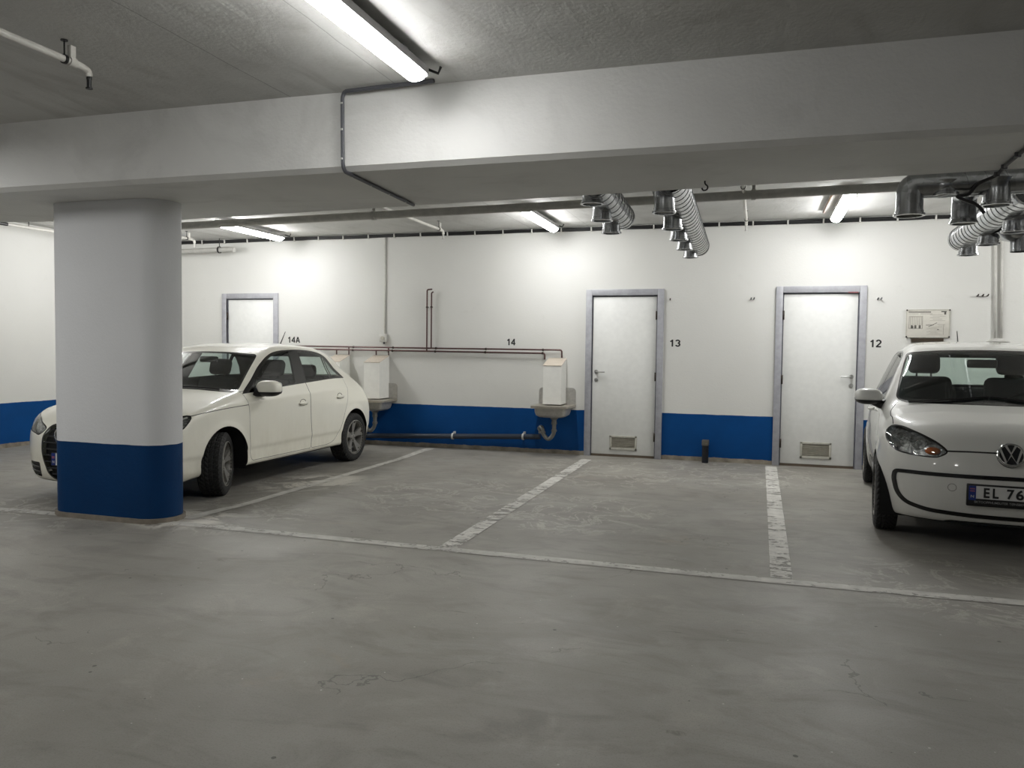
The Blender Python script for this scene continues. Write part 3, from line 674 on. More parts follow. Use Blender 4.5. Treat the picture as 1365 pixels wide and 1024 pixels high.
# ---------- wash sinks ----------
def sink(x, lab, trap=True, dzz=0.0):
    t = thing('wash_sink', (x, D, dzz), lab, 'sink', 0, 'steel wash sinks with tall white tap covers')
    # tap cover: tall white box, sloping perforated lid
    mb = MB(); mb.add([(-.12, -.30, .675), (.12, -.30, .675), (.12, -.012, .675), (-.12, -.012, .675), (-.12, -.30, 1.172), (.12, -.30, 1.172), (.12, -.012, 1.262), (-.12, -.012, 1.262)], [(0, 1, 5, 4), (1, 2, 6, 5), (2, 3, 7, 6), (3, 0, 4, 7), (0, 3, 2, 1)])
    cov = mb.build('tap_cover', M_box, t)
    mb = MB(); mb.box(.118, .1215, -.012, -.002, .67, 1.29); mb.box(-.1215, -.118, -.012, -.002, .67, 1.27); mb.box(.1205, .122, -.30, -.292, .68, 1.17); mb.build('flange', M_box, cov)
    mb = MB(); mb.add([(-.124, -.305, 1.172), (.124, -.305, 1.172), (.124, -.008, 1.265), (-.124, -.008, 1.265), (-.124, -.305, 1.178), (.124, -.305, 1.178), (.124, -.008, 1.271), (-.124, -.008, 1.271)], [(0, 1, 5, 4), (1, 2, 6, 5), (2, 3, 7, 6), (3, 0, 4, 7), (4, 5, 6, 7), (3, 2, 1, 0)]); mb.build('perforated_lid', M_perf, cov)
    MB().prism(rounded([(-.25, .64, .005), (.25, .64, .005), (.25, .88, .06), (-.25, .88, .06)], .05), 'y', -.012, -.002, True).build('backsplash', M_steel, t)
    # rim and basin
    z = .655; out = rounded([(-.25, -.005, .005), (-.25, -.46), (.25, -.46), (.25, -.005, .005)], .06)
    MB().prism(out, 'z', z - .024, z + .004, True).build('rim', plain('sink_rim', (184, 178, 166), .35, .7), t)
    rings = []; vs = []; fs = []
    prof = [(.90, 0), (.88, -.06), (.82, -.10), (.66, -.125), (.30, -.135), (.10, -.137)]
    base = rounded([(-.235, -.03), (-.235, -.44), (.235, -.44), (.235, -.03)], .07); n = len(base); cy = -.235
    for s, h in prof: vs += [(p[0] * s, cy + (p[1] - cy) * s, z - .02 + h) for p in base]
    for i in range(len(prof) - 1): fs += [(i * n + (k + 1) % n, i * n + k, (i + 1) * n + k, (i + 1) * n + (k + 1) % n) for k in range(n)]
    fs.append(tuple(range((len(prof) - 1) * n + n - 1, (len(prof) - 1) * n - 1, -1)))
    MB().add(vs, fs, True).build('basin', M_steel, t)
    zb = z - .155; yd = -.235
    mb = MB(); mb.lathe([(.0, .0), (.05, .0), (.05, -.012), (.033, -.03), (.033, -.06)], (.02, yd, zb), (0, 0, 1), 18)
    px = dz(x) + .18 - dzz
    mb.tube([(.02, yd, zb - .05), (.02, yd, .285), (-.055, yd, .20), (-.13, yd, .285), (-.13, yd, .34), (-.165, yd + .03, .375), (-.20, yd + .06, .34), (-.20, -.09, px + .10), (-.20, -.09, px + .038)], .027, 12, .05)
    for p, a in (((.02, yd, zb - .075), (0, 0, 1)), ((.02, yd, .33), (0, 0, 1)), ((-.13, yd, .30), (0, 0, 1))): mb.lathe([(.027, -.014), (.036, -.014), (.036, .014), (.027, .014)], p, a, 14)
    mb.build('drain_trap', M_trap, t)
    return t
sink(-2.527, 'steel wash sink with a tall white tap cover, beside the door by number 13')
sink(-5.10, 'steel wash sink with a tall white tap cover, under the white outlet box')
sink(-5.72, 'tall white tap cover of a sink mostly hidden behind the parked car')

# ---------- galvanised ventilation ducts ----------
def spiral_duct(mb, p0, p1, r, caps=(1, 1), pitch=.075):
    p0 = Vector(p0); p1 = Vector(p1); A = (p1 - p0).normalized(); L = (p1 - p0).length
    mb.tube([p0, p1], r, 28, 0, False)
    u = A.orthogonal().normalized(); w = A.cross(u); n = max(8, int(L / pitch * 18)); pts = []
    for i in range(n + 1):
        s = L * i / n; a = 2 * PI * s / pitch / 1.9; pts.append(p0 + A * s + (u * math.cos(a) + w * math.sin(a)) * (r + .001))
    mb.tube(pts, .0026, 5)
    for on, p, d in ((caps[0], p0, -A), (caps[1], p1, A)):
        if on: mb.lathe([(r + .004, -.05), (r + .004, .0), (r, .006), (r * .9, .004), (0, .0)], p, d, 28)
def collar(par, p, z0, r, fl=.012, h=None, closed=True):
    """T branch hanging down from the duct, flanged open end closed by a pale cover"""
    x, y, z = p; mb = MB(); mb.lathe([(r * 1.25, z0 - z), (r * 1.05, (z0 - z) * .72), (r, (z0 - z) * .6), (r, .03), (r + .004, .03), (r + .004, .022), (r, .022), (r, .012), (r + fl, .010), (r + fl, -.004), (r - .004, -.004), (r - .006, .012)], p, (0, 0, 1), 26)
    c = mb.build('branch', M_galv, par); MB().lathe([(0, .010), (r - .004, .010)], p, (0, 0, 1), 26).build('branch_cover', M_duct_in, c); return c
t = thing('ventilation_duct', (-1.22, 6.4, 2.4), 'silver spiral duct with three capped branches hanging behind the beam', 'duct')
R_ = lambda x, y, z: (x + 1.22, y - 6.4, z - 2.4)
mb = MB(); spiral_duct(mb, R_(-1.15, 5.66, 2.59), R_(-1.17, 6.98, 2.55), .105, (0, 1)); mb.build('duct', M_galv, t)
for p in ((-1.20, 5.80, 2.46), (-1.21, 6.25, 2.41), (-1.235, 6.80, 2.39)): collar(t, R_(*p), 2.56 - 2.4, .074)
t = thing('ventilation_duct', (-.72, 7.4, 2.4), 'long silver spiral duct with five capped branches, receding towards the back wall', 'duct')
R_ = lambda x, y, z: (x + .72, y - 7.4, z - 2.4)
mb = MB(); spiral_duct(mb, R_(-.62, 5.66, 2.60), R_(-.67, 9.2, 2.57), .112, (0, 1)); mb.build('duct', M_galv, t)
for p in ((-.68, 5.86, 2.385), (-.71, 6.75, 2.40), (-.73, 7.5, 2.41), (-.74, 8.2, 2.41), (-.745, 9.0, 2.42)): collar(t, R_(*p), 2.55 - 2.4, .074)
t = thing('ventilation_duct', (1.3, 5.78, 2.4), 'silver cross duct with an elbow and capped branches, tucked against the beam', 'duct')
R_ = lambda x, y, z: (x - 1.3, y - 5.78, z - 2.4)
ya = 5.78; mb = MB(); mb.tube([R_(1.10, ya, 2.48), R_(1.02, ya, 2.48), R_(.925, ya, 2.48), R_(.925, ya, 2.40), R_(.925, ya, 2.29)], .082, 26, .11, False); mb.lathe([(.086, .03), (.086, .012), (.096, .010), (.096, -.004), (.078, -.004)], R_(.925, ya, 2.29), (0, 0, 1), 26)
e = mb.build('elbow', M_galv, t); MB().lathe([(0, .012), (.08, .012)], R_(.925, ya, 2.29), (0, 0, 1), 24).build('elbow_cover', M_duct_in, e)
mb = MB(); spiral_duct(mb, R_(1.09, ya, 2.48), R_(2.7, ya, 2.495), .082, (1, 0), .06); mb.build('duct', M_galv, t)
collar(t, R_(1.13, ya - .01, 2.41), .10, .070, .014); collar(t, R_(1.425, ya - .01, 2.335), .10, .078, .014); collar(t, R_(1.75, ya - .01, 2.43), .10, .075, .012)
mb = MB(); mb.tube([R_(1.33, ya + .05, 2.50), R_(1.34, 6.12, 2.50), R_(1.35, 6.27, 2.50), R_(1.35, 6.27, 2.38), R_(1.35, 6.27, 2.30)], .078, 24, .13, False); mb.lathe([(.078, .05), (.082, .05), (.082, .04), (.078, .04), (.078, .03), (.09, .012), (.09, .0), (.074, .0)], R_(1.35, 6.27, 2.295), (0, 0, 1), 24)
e = mb.build('elbow', M_galv, t); MB().lathe([(0, .012), (.076, .012)], R_(1.35, 6.27, 2.295), (0, 0, 1), 24).build('elbow_cover', M_duct_in, e)
t = thing('ventilation_duct', (1.72, 7, 2.4), 'silver spiral duct with capped branches above the small city car', 'duct')
R_ = lambda x, y, z: (x - 1.72, y - 7, z - 2.4)
mb = MB(); spiral_duct(mb, R_(1.66, 5.9, 2.46), R_(1.70, 7.95, 2.41), .105, (1, 1), .055); mb.build('duct', M_galv, t)
for p in ((1.725, 6.5, 2.262), (1.73, 7.2, 2.262), (1.735, 7.85, 2.255)): collar(t, R_(*p), 2.38 - 2.4, .074)
mb = MB(); mb.tube([R_(1.74, 7.05, 2.40), R_(1.86, 7.25, 2.36), R_(1.985, 7.3, 2.36), R_(1.985, 7.3, 2.28), R_(1.985, 7.3, 2.21)], .072, 22, .12, False); mb.build('elbow', M_galv, t)
t = thing('black_cable', (1.33, 5.1, 2.49), 'black cable looping along the underside of the beam to the silver ducts', 'cable')
pts = [(-.02, -.6, -.012), (.0, -.2, -.012), (.01, .15, -.012), (.03, .45, -.012), (-.03, .58, -.03), (-.08, .60, -.09), (-.15, .56, -.11), (-.05, .53, -.17), (.0, .55, -.22)]
MB().tube(spline(pts, 5, False), .011, 8).build('cable', M_cable, t); clips(t, [(-.01, -.4, -.01), (.0, -.1, -.012), (.012, .2, -.012), (.025, .4, -.012)], M_conduit, (.016, .008, .014))
# ---------- car materials ----------
def paint(name, rgb, dirt, dirtc=(150, 138, 112)):
    m = Mat(name); z = m.sep()[2]; c = lin(rgb)
    g = m.n('MapRange'); g.inputs[1].default_value = .95; g.inputs[2].default_value = .18; m.l(z, g.inputs[0])
    f = m.math('MULTIPLY', m.math('POWER', g.outputs[0], 1.5), m.math('ADD', .35, m.ramp(m.noise(3.0, 8, .7, (1, 1, .6)), [(.35, 0.0), (.7, .9)])), True)
    streak = m.math('MULTIPLY', m.ramp(m.noise(26, 5, .7, (1, 1, .12)), [(.45, 0.0), (.75, 1.0)]), g.outputs[0])
    f = m.math('MULTIPLY', m.math('ADD', f, m.math('MULTIPLY', streak, .3)), dirt, True)
    m.color(m.mix(f, c, lin(dirtc))); m.l(m.math('ADD', .38, m.math('MULTIPLY', f, .35)), m.b.inputs['Roughness'])
    m.l(m.math('SUBTRACT', 1.0, m.math('MULTIPLY', f, 1.1), True), m.b.inputs['Coat Weight']); m.b.inputs['Coat Roughness'].default_value = .04; return m.m
M_cream = paint('paint_cream', (248, 246, 233), .32, (160, 152, 124)); M_white = paint('paint_white', (212, 212, 207), .22, (150, 144, 130))
def glass_mat(name, tint, refl=.06):
    m = Mat(name); nt = m.t; nt.nodes.remove(m.b)
    tr = m.n('BsdfTransparent'); tr.inputs[0].default_value = tint; gl = m.n('BsdfGlossy'); gl.inputs['Roughness'].default_value = .015; gl.inputs[0].default_value = (1, 1, 1, 1)
    fr = m.n('LayerWeight'); fr.inputs[0].default_value = .5; mx = m.n('MixShader'); m.l(m.math('ADD', m.math('MULTIPLY', m.math('POWER', fr.outputs['Facing'], 4.0), .7), .045 + refl, True), mx.inputs[0]); m.l(tr.outputs[0], mx.inputs[1]); m.l(gl.outputs[0], mx.inputs[2]); m.l(mx.outputs[0], m.out.inputs[0]); return m.m
M_glass = glass_mat('window_glass', (.74, .82, .79, 1), .0); M_glassd = glass_mat('tinted_glass', (.50, .56, .55, 1), .0); M_lens = glass_mat('lamp_lens', (.93, .95, .95, 1), .02)
M_frit = plain('glass_border', (13, 13, 14), .15); M_trim = plain('trim_gloss_black', (8, 8, 9), .22, 0, 0, 14, .3); M_gap = plain('panel_gap', (70, 68, 62), .8); M_gapd = plain('shut_line', (34, 33, 32), .8)
M_under = plain('underbody', (14, 14, 14), .85); M_lining = plain('cabin_lining', (26, 27, 28), .8); M_seat = plain('seat_cloth', (46, 48, 50), .85, 0, .1, 40); M_dash = plain('dashboard', (24, 24, 26), .7)
M_rubber = plain('tyre_rubber', (40, 40, 39), .75, 0, .1, 20); M_alloy = plain('alloy', (150, 148, 142), .4, .35, .06); M_well = plain('wheel_well', (12, 12, 12), .9)
M_chr = plain('chrome', (205, 205, 205), .12, 1.0, 0); M_grille = plain('grille_black', (14, 14, 15), .45); M_gbar = plain('grille_bar', (66, 67, 70), .3, .6); M_gframe = plain('grille_frame', (72, 71, 66), .3, .7)
m = Mat('lamp_reflector'); m.color(m.mix(m.ramp(m.noise(34, 4, .7), [(.35, 0.0), (.65, 1.0)]), lin((70, 70, 70)), lin((225, 225, 223)))); m.set(Metallic=.6, Roughness=.2); m.bump(m.noise(30, 2), .5, .02); M_refl = m.m
M_orange = plain('indicator_amber', (178, 96, 44), .3); M_red = plain('tail_lamp_red', (120, 22, 18), .2, 0, .05, 14, .8); M_plate = plain('plate_white', (208, 208, 206), .35, 0, .02); M_pblue = plain('plate_blue', (24, 48, 122), .4); M_pred = plain('flag_red', (150, 90, 110), .4)
M_mirror = plain('mirror_glass', (210, 212, 214), .03, 1.0, 0); M_silver = plain('light_grey_lettering', (150, 150, 150), .5)

S2 = .70710678
def basis(axis):
    if axis == 'dR': return Vector((S2, S2, 0)), Vector((0, 0, 1))
    if axis == 'dL': return Vector((S2, -S2, 0)), Vector((0, 0, 1))
    if axis == 'x': return Vector((0, 1, 0)), Vector((0, 0, 1))
    if axis == 'y': return Vector((1, 0, 0)), Vector((0, 0, 1))
    return Vector((1, 0, 0)), Vector((0, 1, 0))
class Reg:
    """a closed outline drawn on the body from one side; cuts the surface along it and names what lies inside"""
    def __init__(s, name, axis, poly, flt, cut=True):
        s.name, s.axis, s.poly, s.flt, s.cut = name, axis, poly, flt, cut; s.u, s.v = basis(axis)
        xs = [p[0] for p in poly]; ys = [p[1] for p in poly]; s.bb = (min(xs), max(xs), min(ys), max(ys))
    def has(s, c, n):
        x, y = c.dot(s.u), c.dot(s.v); b = s.bb
        return b[0] <= x <= b[1] and b[2] <= y <= b[3] and s.flt(c, n) and inside(s.poly, x, y)
def knife(polys, r, C, N):
    """split the polygons of a surface along the outline r (C, N: their centres and normals)"""
    u, v = tuple(r.u), tuple(r.v); bb = r.bb; m = .06
    x = C @ np.array(u); y = C @ np.array(v)
    near = np.nonzero((x > bb[0] - m) & (x < bb[1] + m) & (y > bb[2] - m) & (y < bb[3] + m))[0]
    def rec(P, n):
        Q = [(p[0] * u[0] + p[1] * u[1] + p[2] * u[2], p[0] * v[0] + p[1] * v[1] + p[2] * v[2]) for p in P]; xs = [q[0] for q in Q]; ys = [q[1] for q in Q]
        return (P, Q, min(xs), max(xs), min(ys), max(ys), n)
    near = [i for i in near.tolist() if r.flt(Vector(C[i]), Vector(N[i]))]; nset = set(near)
    cand = [rec(polys[i], N[i]) for i in near]; K = len(r.poly); e = 1e-5
    for q in range(K):
        a = r.poly[q]; b = r.poly[(q + 1) % K]; dx, dy = b[0] - a[0], b[1] - a[1]
        if dx * dx + dy * dy < 1e-10: continue
        xlo, xhi = min(a[0], b[0]) - e, max(a[0], b[0]) + e; ylo, yhi = min(a[1], b[1]) - e, max(a[1], b[1]) + e; L = math.hypot(dx, dy); out = []
        for t in cand:
            if t[2] <= xhi and t[3] >= xlo and t[4] <= yhi and t[5] >= ylo:
                sd = [((p[0] - a[0]) * dy - (p[1] - a[1]) * dx) / L for p in t[1]]
                if min(sd) < -1e-6 and max(sd) > 1e-6:
                    A = []; B = []; P = t[0]; k = len(P)
                    for i in range(k):
                        p, d = P[i], sd[i]; p2, d2 = P[(i + 1) % k], sd[(i + 1) % k]
                        if d >= -1e-6: A.append(p)
                        if d <= 1e-6: B.append(p)
                        if (d > 1e-6 and d2 < -1e-6) or (d < -1e-6 and d2 > 1e-6):
                            f = d / (d - d2); z = tuple(p[j] + (p2[j] - p[j]) * f for j in range(3)); A.append(z); B.append(z)
                    if len(A) > 2: out.append(rec(A, t[6]))
                    if len(B) > 2: out.append(rec(B, t[6]))
                    continue
            out.append(t)
        cand = out
    polys = [P for i, P in enumerate(polys) if i not in nset] + [t[0] for t in cand]
    return polys, np.concatenate([np.delete(C, near, 0), np.array([np.mean(t[0], 0) for t in cand]).reshape(-1, 3)]), np.concatenate([np.delete(N, near, 0), np.array([t[6] for t in cand]).reshape(-1, 3)])

def refine(F, v, f):
    """split the quads where the surface bends hard; new points are drawn onto the surface"""
    n = grad(F, v); n /= np.maximum(np.linalg.norm(n, axis=1, keepdims=True), 1e-9); q = n[f]
    bend = np.minimum((q[:, 0] * q[:, 2]).sum(1), (q[:, 1] * q[:, 3]).sum(1)) < math.cos(math.radians(9))
    hard = f[bend]; rest = f[~bend]; cnt = {}
    for a in hard.tolist():
        for i in range(4):
            k = (min(a[i], a[i - 1]), max(a[i], a[i - 1])); cnt[k] = cnt.get(k, 0) + 1
    keys = list(cnt); K = np.array(keys); mid = v[K].mean(1); both = np.array([cnt[k] == 2 for k in keys]); cen = v[hard].mean(1)
    def pull(p):
        for _ in range(3):
            g = grad(F, p); p = p - (F(*p.T) / np.maximum((g * g).sum(1), .05))[:, None] * g
        return p
    mid[both] = pull(mid[both]); cen = pull(cen); M = {k: tuple(p) for k, p in zip(keys, mid.tolist())}; V = [tuple(a) for a in v.tolist()]
    out = [[V[i] for i in a] for a in rest.tolist()]
    for a, c in zip(hard.tolist(), cen.tolist()):
        e = [M[(min(a[i], a[(i + 1) % 4]), max(a[i], a[(i + 1) % 4]))] for i in range(4)]
        for i in range(4): out.append([V[a[i]], e[i], tuple(c), e[i - 1]])
    return out, f

class Body:
    def __init__(s, F, hi, h, regs, root):
        v, f = surface_nets(F, (-.1, -.99, .05), hi, h); s.F = F; s.root = root
        from mathutils.bvhtree import BVHTree
        vl = [tuple(a) for a in v.tolist()]; s.bvh = BVHTree.FromPolygons(vl, f.tolist())
        polys, f = refine(F, v, f); C = np.array([np.mean(P, 0) for P in polys]); N = grad(F, C); N /= np.linalg.norm(N, axis=1, keepdims=True)
        for r in regs:
            if r.cut: polys, C, N = knife(polys, r, C, N)
        s.parts = {}; name = [None] * len(polys)
        for r in sorted(regs, key=lambda r: r.name != 'void'):
            x = C @ np.array(r.u); y = C @ np.array(r.v); b = r.bb
            for i in np.nonzero((x >= b[0]) & (x <= b[1]) & (y >= b[2]) & (y <= b[3]))[0].tolist():
                if name[i] is None and r.flt(Vector(C[i]), Vector(N[i])) and inside(r.poly, x[i], y[i]): name[i] = r.name
        for i, P in enumerate(polys): s.parts.setdefault((name[i] or 'body', 1 if C[i][1] > 0 else -1), []).append(P)
    def faces(s, names, side=None): return [q for (n, sd), fs in s.parts.items() if n in names and side in (None, sd) for q in fs]
    def mesh(s, name, mat, names, side=None, off=0.0, parent=None, flip=False, keep=None, lab=None):
        fs = s.faces(names, side)
        if keep: fs = [q for q in fs if keep(Vector([sum(a[i] for a in q) / len(q) for i in range(3)]))]
        if not fs: return None
        idx = {}; V = []; F = []
        for q in fs:
            r = []
            for p in q:
                k = (round(p[0], 5), round(p[1], 5), round(p[2], 5))
                if k not in idx: idx[k] = len(V); V.append(p)
                if not r or idx[k] != r[-1]: r.append(idx[k])
            if len(r) > 2 and r[0] == r[-1]: r.pop()
            if len(set(r)) == len(r) and len(r) > 2: F.append(r[::-1] if flip else r)
        A = np.array(V); N = grad(s.F, A); N /= np.maximum(np.linalg.norm(N, axis=1, keepdims=True), 1e-9); A = A + N * off
        me = bpy.data.meshes.new(name); me.from_pydata(A.tolist(), [], F); me.update(); me.polygons.foreach_set('use_smooth', [True] * len(me.polygons))
        if len(me.vertices) == len(A): me.normals_split_custom_set_from_vertices((N * (-1 if flip else 1)).tolist())
        me.materials.append(mat); o = bpy.data.objects.new(name, me); COL.objects.link(o); o.parent = parent or s.root
        if lab: o['label'] = lab
        return o
    def on(s, axis, a, b, d=1):
        """point of the body met by a ray along an axis: 'x' from the nose at (y,z), 'y' from side d at (x,z), 'z' from above at (x,y)"""
        o, r = {'x': (Vector((-1, a, b)), Vector((1, 0, 0))), 'y': (Vector((a, 3 * d, b)), Vector((0, -d, 0))), 'z': (Vector((a, b, 3)), Vector((0, 0, -1)))}[axis]
        p = s.bvh.ray_cast(o, r); return p[0] if p[0] else Vector((.0, a, b))

def wheel(root, x, s, yc, R, w, rimR, steer=0.0, tread=True, zc=None):
    """tyre (axis y, outer face +y) with an alloy rim as its child"""
    prof = [(rimR, -.42), (rimR + .012, -.47), (rimR + (R - rimR) * .45, -.50), (R - .030, -.485), (R - .010, -.43)]
    nT = 18; tr = [(R - .002 * (2 * k / nT - 1) ** 2, -.40 + .80 * k / nT) for k in range(nT + 1)]
    prof = prof + tr + [(r, -h) for r, h in prof[::-1]]; seg = 240; vs = []; n = len(prof)
    for k in range(seg):
        th = 2 * PI * k / seg
        for i, (r, h) in enumerate(prof):
            if tread and abs(h) <= .44:
                u = abs(h) / .44; fr = (th * 40 / (2 * PI) + 2.1 * u) % 1.0
                if (fr < .30 and u > .10) or abs(u - .42) < .06 or (u < .06): r -= .008
            vs.append((math.sin(th) * r, h * w, math.cos(th) * r))
    fs = [(k * n + i, k * n + i + 1, ((k + 1) % seg) * n + i + 1, ((k + 1) % seg) * n + i) for k in range(seg) for i in range(n - 1)]
    ty = MB().add(vs, fs, True).build('tyre', M_rubber, root, 25); ty.location = (x, yc * s, zc or R); ty.rotation_euler = (0, 0, (0 if s > 0 else PI) + steer)
    mb = MB(); e = w / 2; mb.lathe([(rimR * .93, -e * .8), (rimR * .93, e * .55), (rimR * .955, e * .80), (rimR + .004, e * .86), (rimR + .006, e * .95), (rimR - .004, e * .98)][::-1], (0, 0, 0), (0, 1, 0), 48)
    for k in range(5):
        a0 = 2 * PI * k / 5; L = []
        for (t, r) in ((-.020, .045), (-.026, .09), (-.040, rimR * .72), (-.058, rimR * .94), (-.022, rimR * .94), (0, rimR * .80), (.022, rimR * .94), (.058, rimR * .94), (.040, rimR * .72), (.026, .09), (.020, .045)): L.append((t, r))
        N = len(L); vv = []
        for dy in (0, -.03):
            for t, r in L:
                y = e * (.62 + .25 * (r / rimR) ** 2) + dy; vv.append((t * math.cos(a0) + r * math.sin(a0), y, -t * math.sin(a0) + r * math.cos(a0)))
        mb.add(vv, [tuple(range(N)), tuple(range(2 * N - 1, N - 1, -1))] + [(q, N + q, N + (q + 1) % N, (q + 1) % N) for q in range(N)])
    mb.lathe([(0, e * .70), (.028, e * .70), (.034, e * .66), (.062, e * .63), (.066, e * .35)][::-1], (0, 0, 0), (0, 1, 0), 24)
    rim = mb.build('alloy_rim', M_alloy, ty)
    d = MB().lathe([(0, -e * .1), (rimR * .93, -e * .1)], (0, 0, 0), (0, 1, 0), 32)
    for k in range(5): a = 2 * PI * (k + .5) / 5; d.lathe([(0, e * .66), (.009, e * .66), (.009, e * .5)][::-1], (.046 * math.sin(a), 0, .046 * math.cos(a)), (0, 1, 0), 8)
    d.build('brake_disc', M_well, ty); return ty
def arch(root, x, zc, R, s, ya, yb, zlo=.17):
    mb = MB(); a0 = math.asin(max(-1, (zlo - zc) / R)); n = 28; vs = []
    for i in range(n + 1):
        a = a0 + (PI - 2 * a0) * i / n
        for y in (ya, yb): vs.append((x + R * math.cos(a), s * y, zc + R * math.sin(a)))
    mb.add(vs, [(2 * i, 2 * i + 1, 2 * i + 3, 2 * i + 2) for i in range(n)], True); mb.add([vs[2 * i] for i in range(n + 1)], [tuple(range(n + 1))])
    return mb.build('wheel_well', M_well, root)
def seat(root, x, y, z, w=.46, top=.62, hr=True, mat=None):
    mat = mat or M_seat; M = Matrix.Translation((x, y, z))
    MB().box(-.30, .22, -w / 2, w / 2, -.10, .07, .05, M, 3).build('seat_cushion', mat, root)
    Mb = M @ Matrix.Translation((.20, 0, .0)) @ Matrix.Rotation(.30, 4, 'Y')
    b = MB().box(-.06, .09, -w / 2, w / 2, .0, top, .06, Mb, 3).build('seat_back', mat, root)
    if hr:
        h = MB().box(-.05, .06, -.135, .135, top + .03, top + .22, .05, Mb, 3); h.tube([Mb @ Vector((.02, -.06, top - .05)), Mb @ Vector((.02, -.06, top + .08))], .008, 8); h.tube([Mb @ Vector((.02, .06, top - .05)), Mb @ Vector((.02, .06, top + .08))], .008, 8); h.build('headrest', mat, b)
def superball(c, r, p=.75, n=28, m=16, keep=None):
    """soft box-like lump"""
    sg = lambda v, e: math.copysign(abs(v) ** e, v); vs = []
    for i in range(m + 1):
        t = -PI / 2 + PI * i / m
        for k in range(n):
            a = 2 * PI * k / n; vs.append((c[0] + r[0] * sg(math.cos(t), p) * sg(math.cos(a), p), c[1] + r[1] * sg(math.cos(t), p) * sg(math.sin(a), p), c[2] + r[2] * sg(math.sin(t), p)))
    fs = [(i * n + k, i * n + (k + 1) % n, (i + 1) * n + (k + 1) % n, (i + 1) * n + k) for i in range(m) for k in range(n)]
    return vs, fs
def door_mirror(root, c, s, r, mat, base):
    vs, fs = superball((c[0], c[1] * s, c[2]), r); zc = c[2] - r[2] * .42
    up = MB().add([(x, y + s * .25 * (x - c[0]), max(z, zc)) for x, y, z in vs], fs, True).build('door_mirror', mat, root)
    lo = MB().add([(x * .998 + c[0] * .002, y + s * .25 * (x - c[0]), min(z, zc)) for x, y, z in vs], fs, True)
    b = Vector((base[0], base[1] * s, base[2])); p = Vector((c[0] - .01, (c[1] - r[1] * .45) * s, c[2] - r[2] * .55))
    lo.tube([b, b.lerp(p, .5) + Vector((0, 0, -.012)), p], [.05, .036, .04], 12); lo.build('mirror_base', M_black, up)
    MB().lathe([(0, 0), (.9, 0)], (0, 0, 0), (1, 0, 0), 24)
    g = MB().prism(rounded([(c[1] * s - r[1] * .82, c[2] - r[2] * .75), (c[1] * s + r[1] * .82, c[2] - r[2] * .75), (c[1] * s + r[1] * .82, c[2] + r[2] * .75), (c[1] * s - r[1] * .82, c[2] + r[2] * .75)], .035), 'x', c[0] + r[0] * .90, c[0] + r[0] * 1.01); g.build('mirror_glass', M_mirror, up)
    return up
SIDE = lambda c, n: abs(c.y) > .45
FRONT = lambda c, n: c.x < 1.9 and n.x < -.05
def mir(p): return [(-a, b) for a, b in p][::-1]
def sym(half): return half + [(-p[0],) + tuple(p[1:]) for p in half[::-1] if abs(p[0]) > 1e-6]

# ---------- the white car with dusty sides (five-door hatchback, nose to the camera) ----------
car = thing('hatchback_car', (-5.66, 5.43, 0), 'cream white five-door hatchback with dusty sides, parked half behind the pillar', 'car', PI / 2)
ws = rounded([(-.775, .922, .03), (-.4, .948, .1), (0, .955, .1), (.4, .948, .1), (.775, .922, .03), (.585, 1.292, .04), (.3, 1.312, .1), (0, 1.319, .1), (-.3, 1.312, .1), (-.585, 1.292, .04)], .03)
dlo = rounded([(1.18, .908, .01), (1.40, 1.035, .05), (1.62, 1.17, .08), (1.80, 1.262, .1), (1.95, 1.312, .1), (2.12, 1.335, .1), (2.40, 1.346, .1), (2.70, 1.338, .1), (2.90, 1.315, .1), (3.05, 1.275, .08), (3.33, .998, .015), (2.94, 1.003, .2), (2.319, .975, .2), (1.884, .952, .2)], .05)
wf = rounded([(1.36, .935, .02), (1.46, 1.04, .05), (1.66, 1.165, .08), (1.84, 1.255, .1), (2.0, 1.302, .1), (2.265, 1.322, .02), (2.135, .983, .015), (1.884, .968, .2)], .05)
wr = rounded([(2.44, 1.328, .02), (2.70, 1.320, .1), (2.88, 1.298, .1), (2.97, 1.278, .015), (2.955, 1.018, .015), (2.36, .995, .015)], .04)
wq = rounded([(3.005, 1.262, .02), (3.055, 1.235, .02), (3.27, 1.018, .015), (2.99, 1.018, .01)], .02)
fd = rounded([(1.17, .93, .01), (1.205, .86, .05), (1.238, .76, .1), (1.245, .5, .1), (1.26, .31, .05), (1.30, .238, .03), (2.385, .238, .03), (2.396, .344, .1), (2.362, .56, .2), (2.349, .848, .1), (2.325, .985, .02), (1.88, .965, .1)], .03)
rd = rounded([(2.329, .985, .02), (2.353, .848, .1), (2.366, .56, .2), (2.400, .344, .1), (2.39, .238, .03), (2.74, .238, .06), (2.90, .265, .08), (3.03, .40, .1), (3.125, .58, .1), (3.215, .757, .1), (3.29, 1.01, .03), (2.94, 1.012, .1)], .03)
seam = strip(spline([(.40, .742), (.58, .764), (.87, .786), (1.225, .801)], 4, False), .006)
hlp = spline([(.33, .625), (.44, .672), (.54, .704), (.70, .728), (.895, .748), (.835, .648), (.74, .607), (.6, .588), (.46, .572), (.385, .565)], 4)
gr = rounded(sym([(0, .655, .1), (.33, .650, .05), (.415, .56, .05), (.425, .40, .1), (.37, .22, .06), (.30, .175, .05), (0, .170, .1)]), .05)
gro = offset(gr, .016)
fog = rounded([(.49, .315, .02), (.74, .305, .03), (.70, .185, .03), (.50, .175, .03)], .02)
A1 = (.88, .28); A2 = (3.39, .28); RA = .338
TAIL = lambda c, n: c.x > 3.3 and n.x > -.1
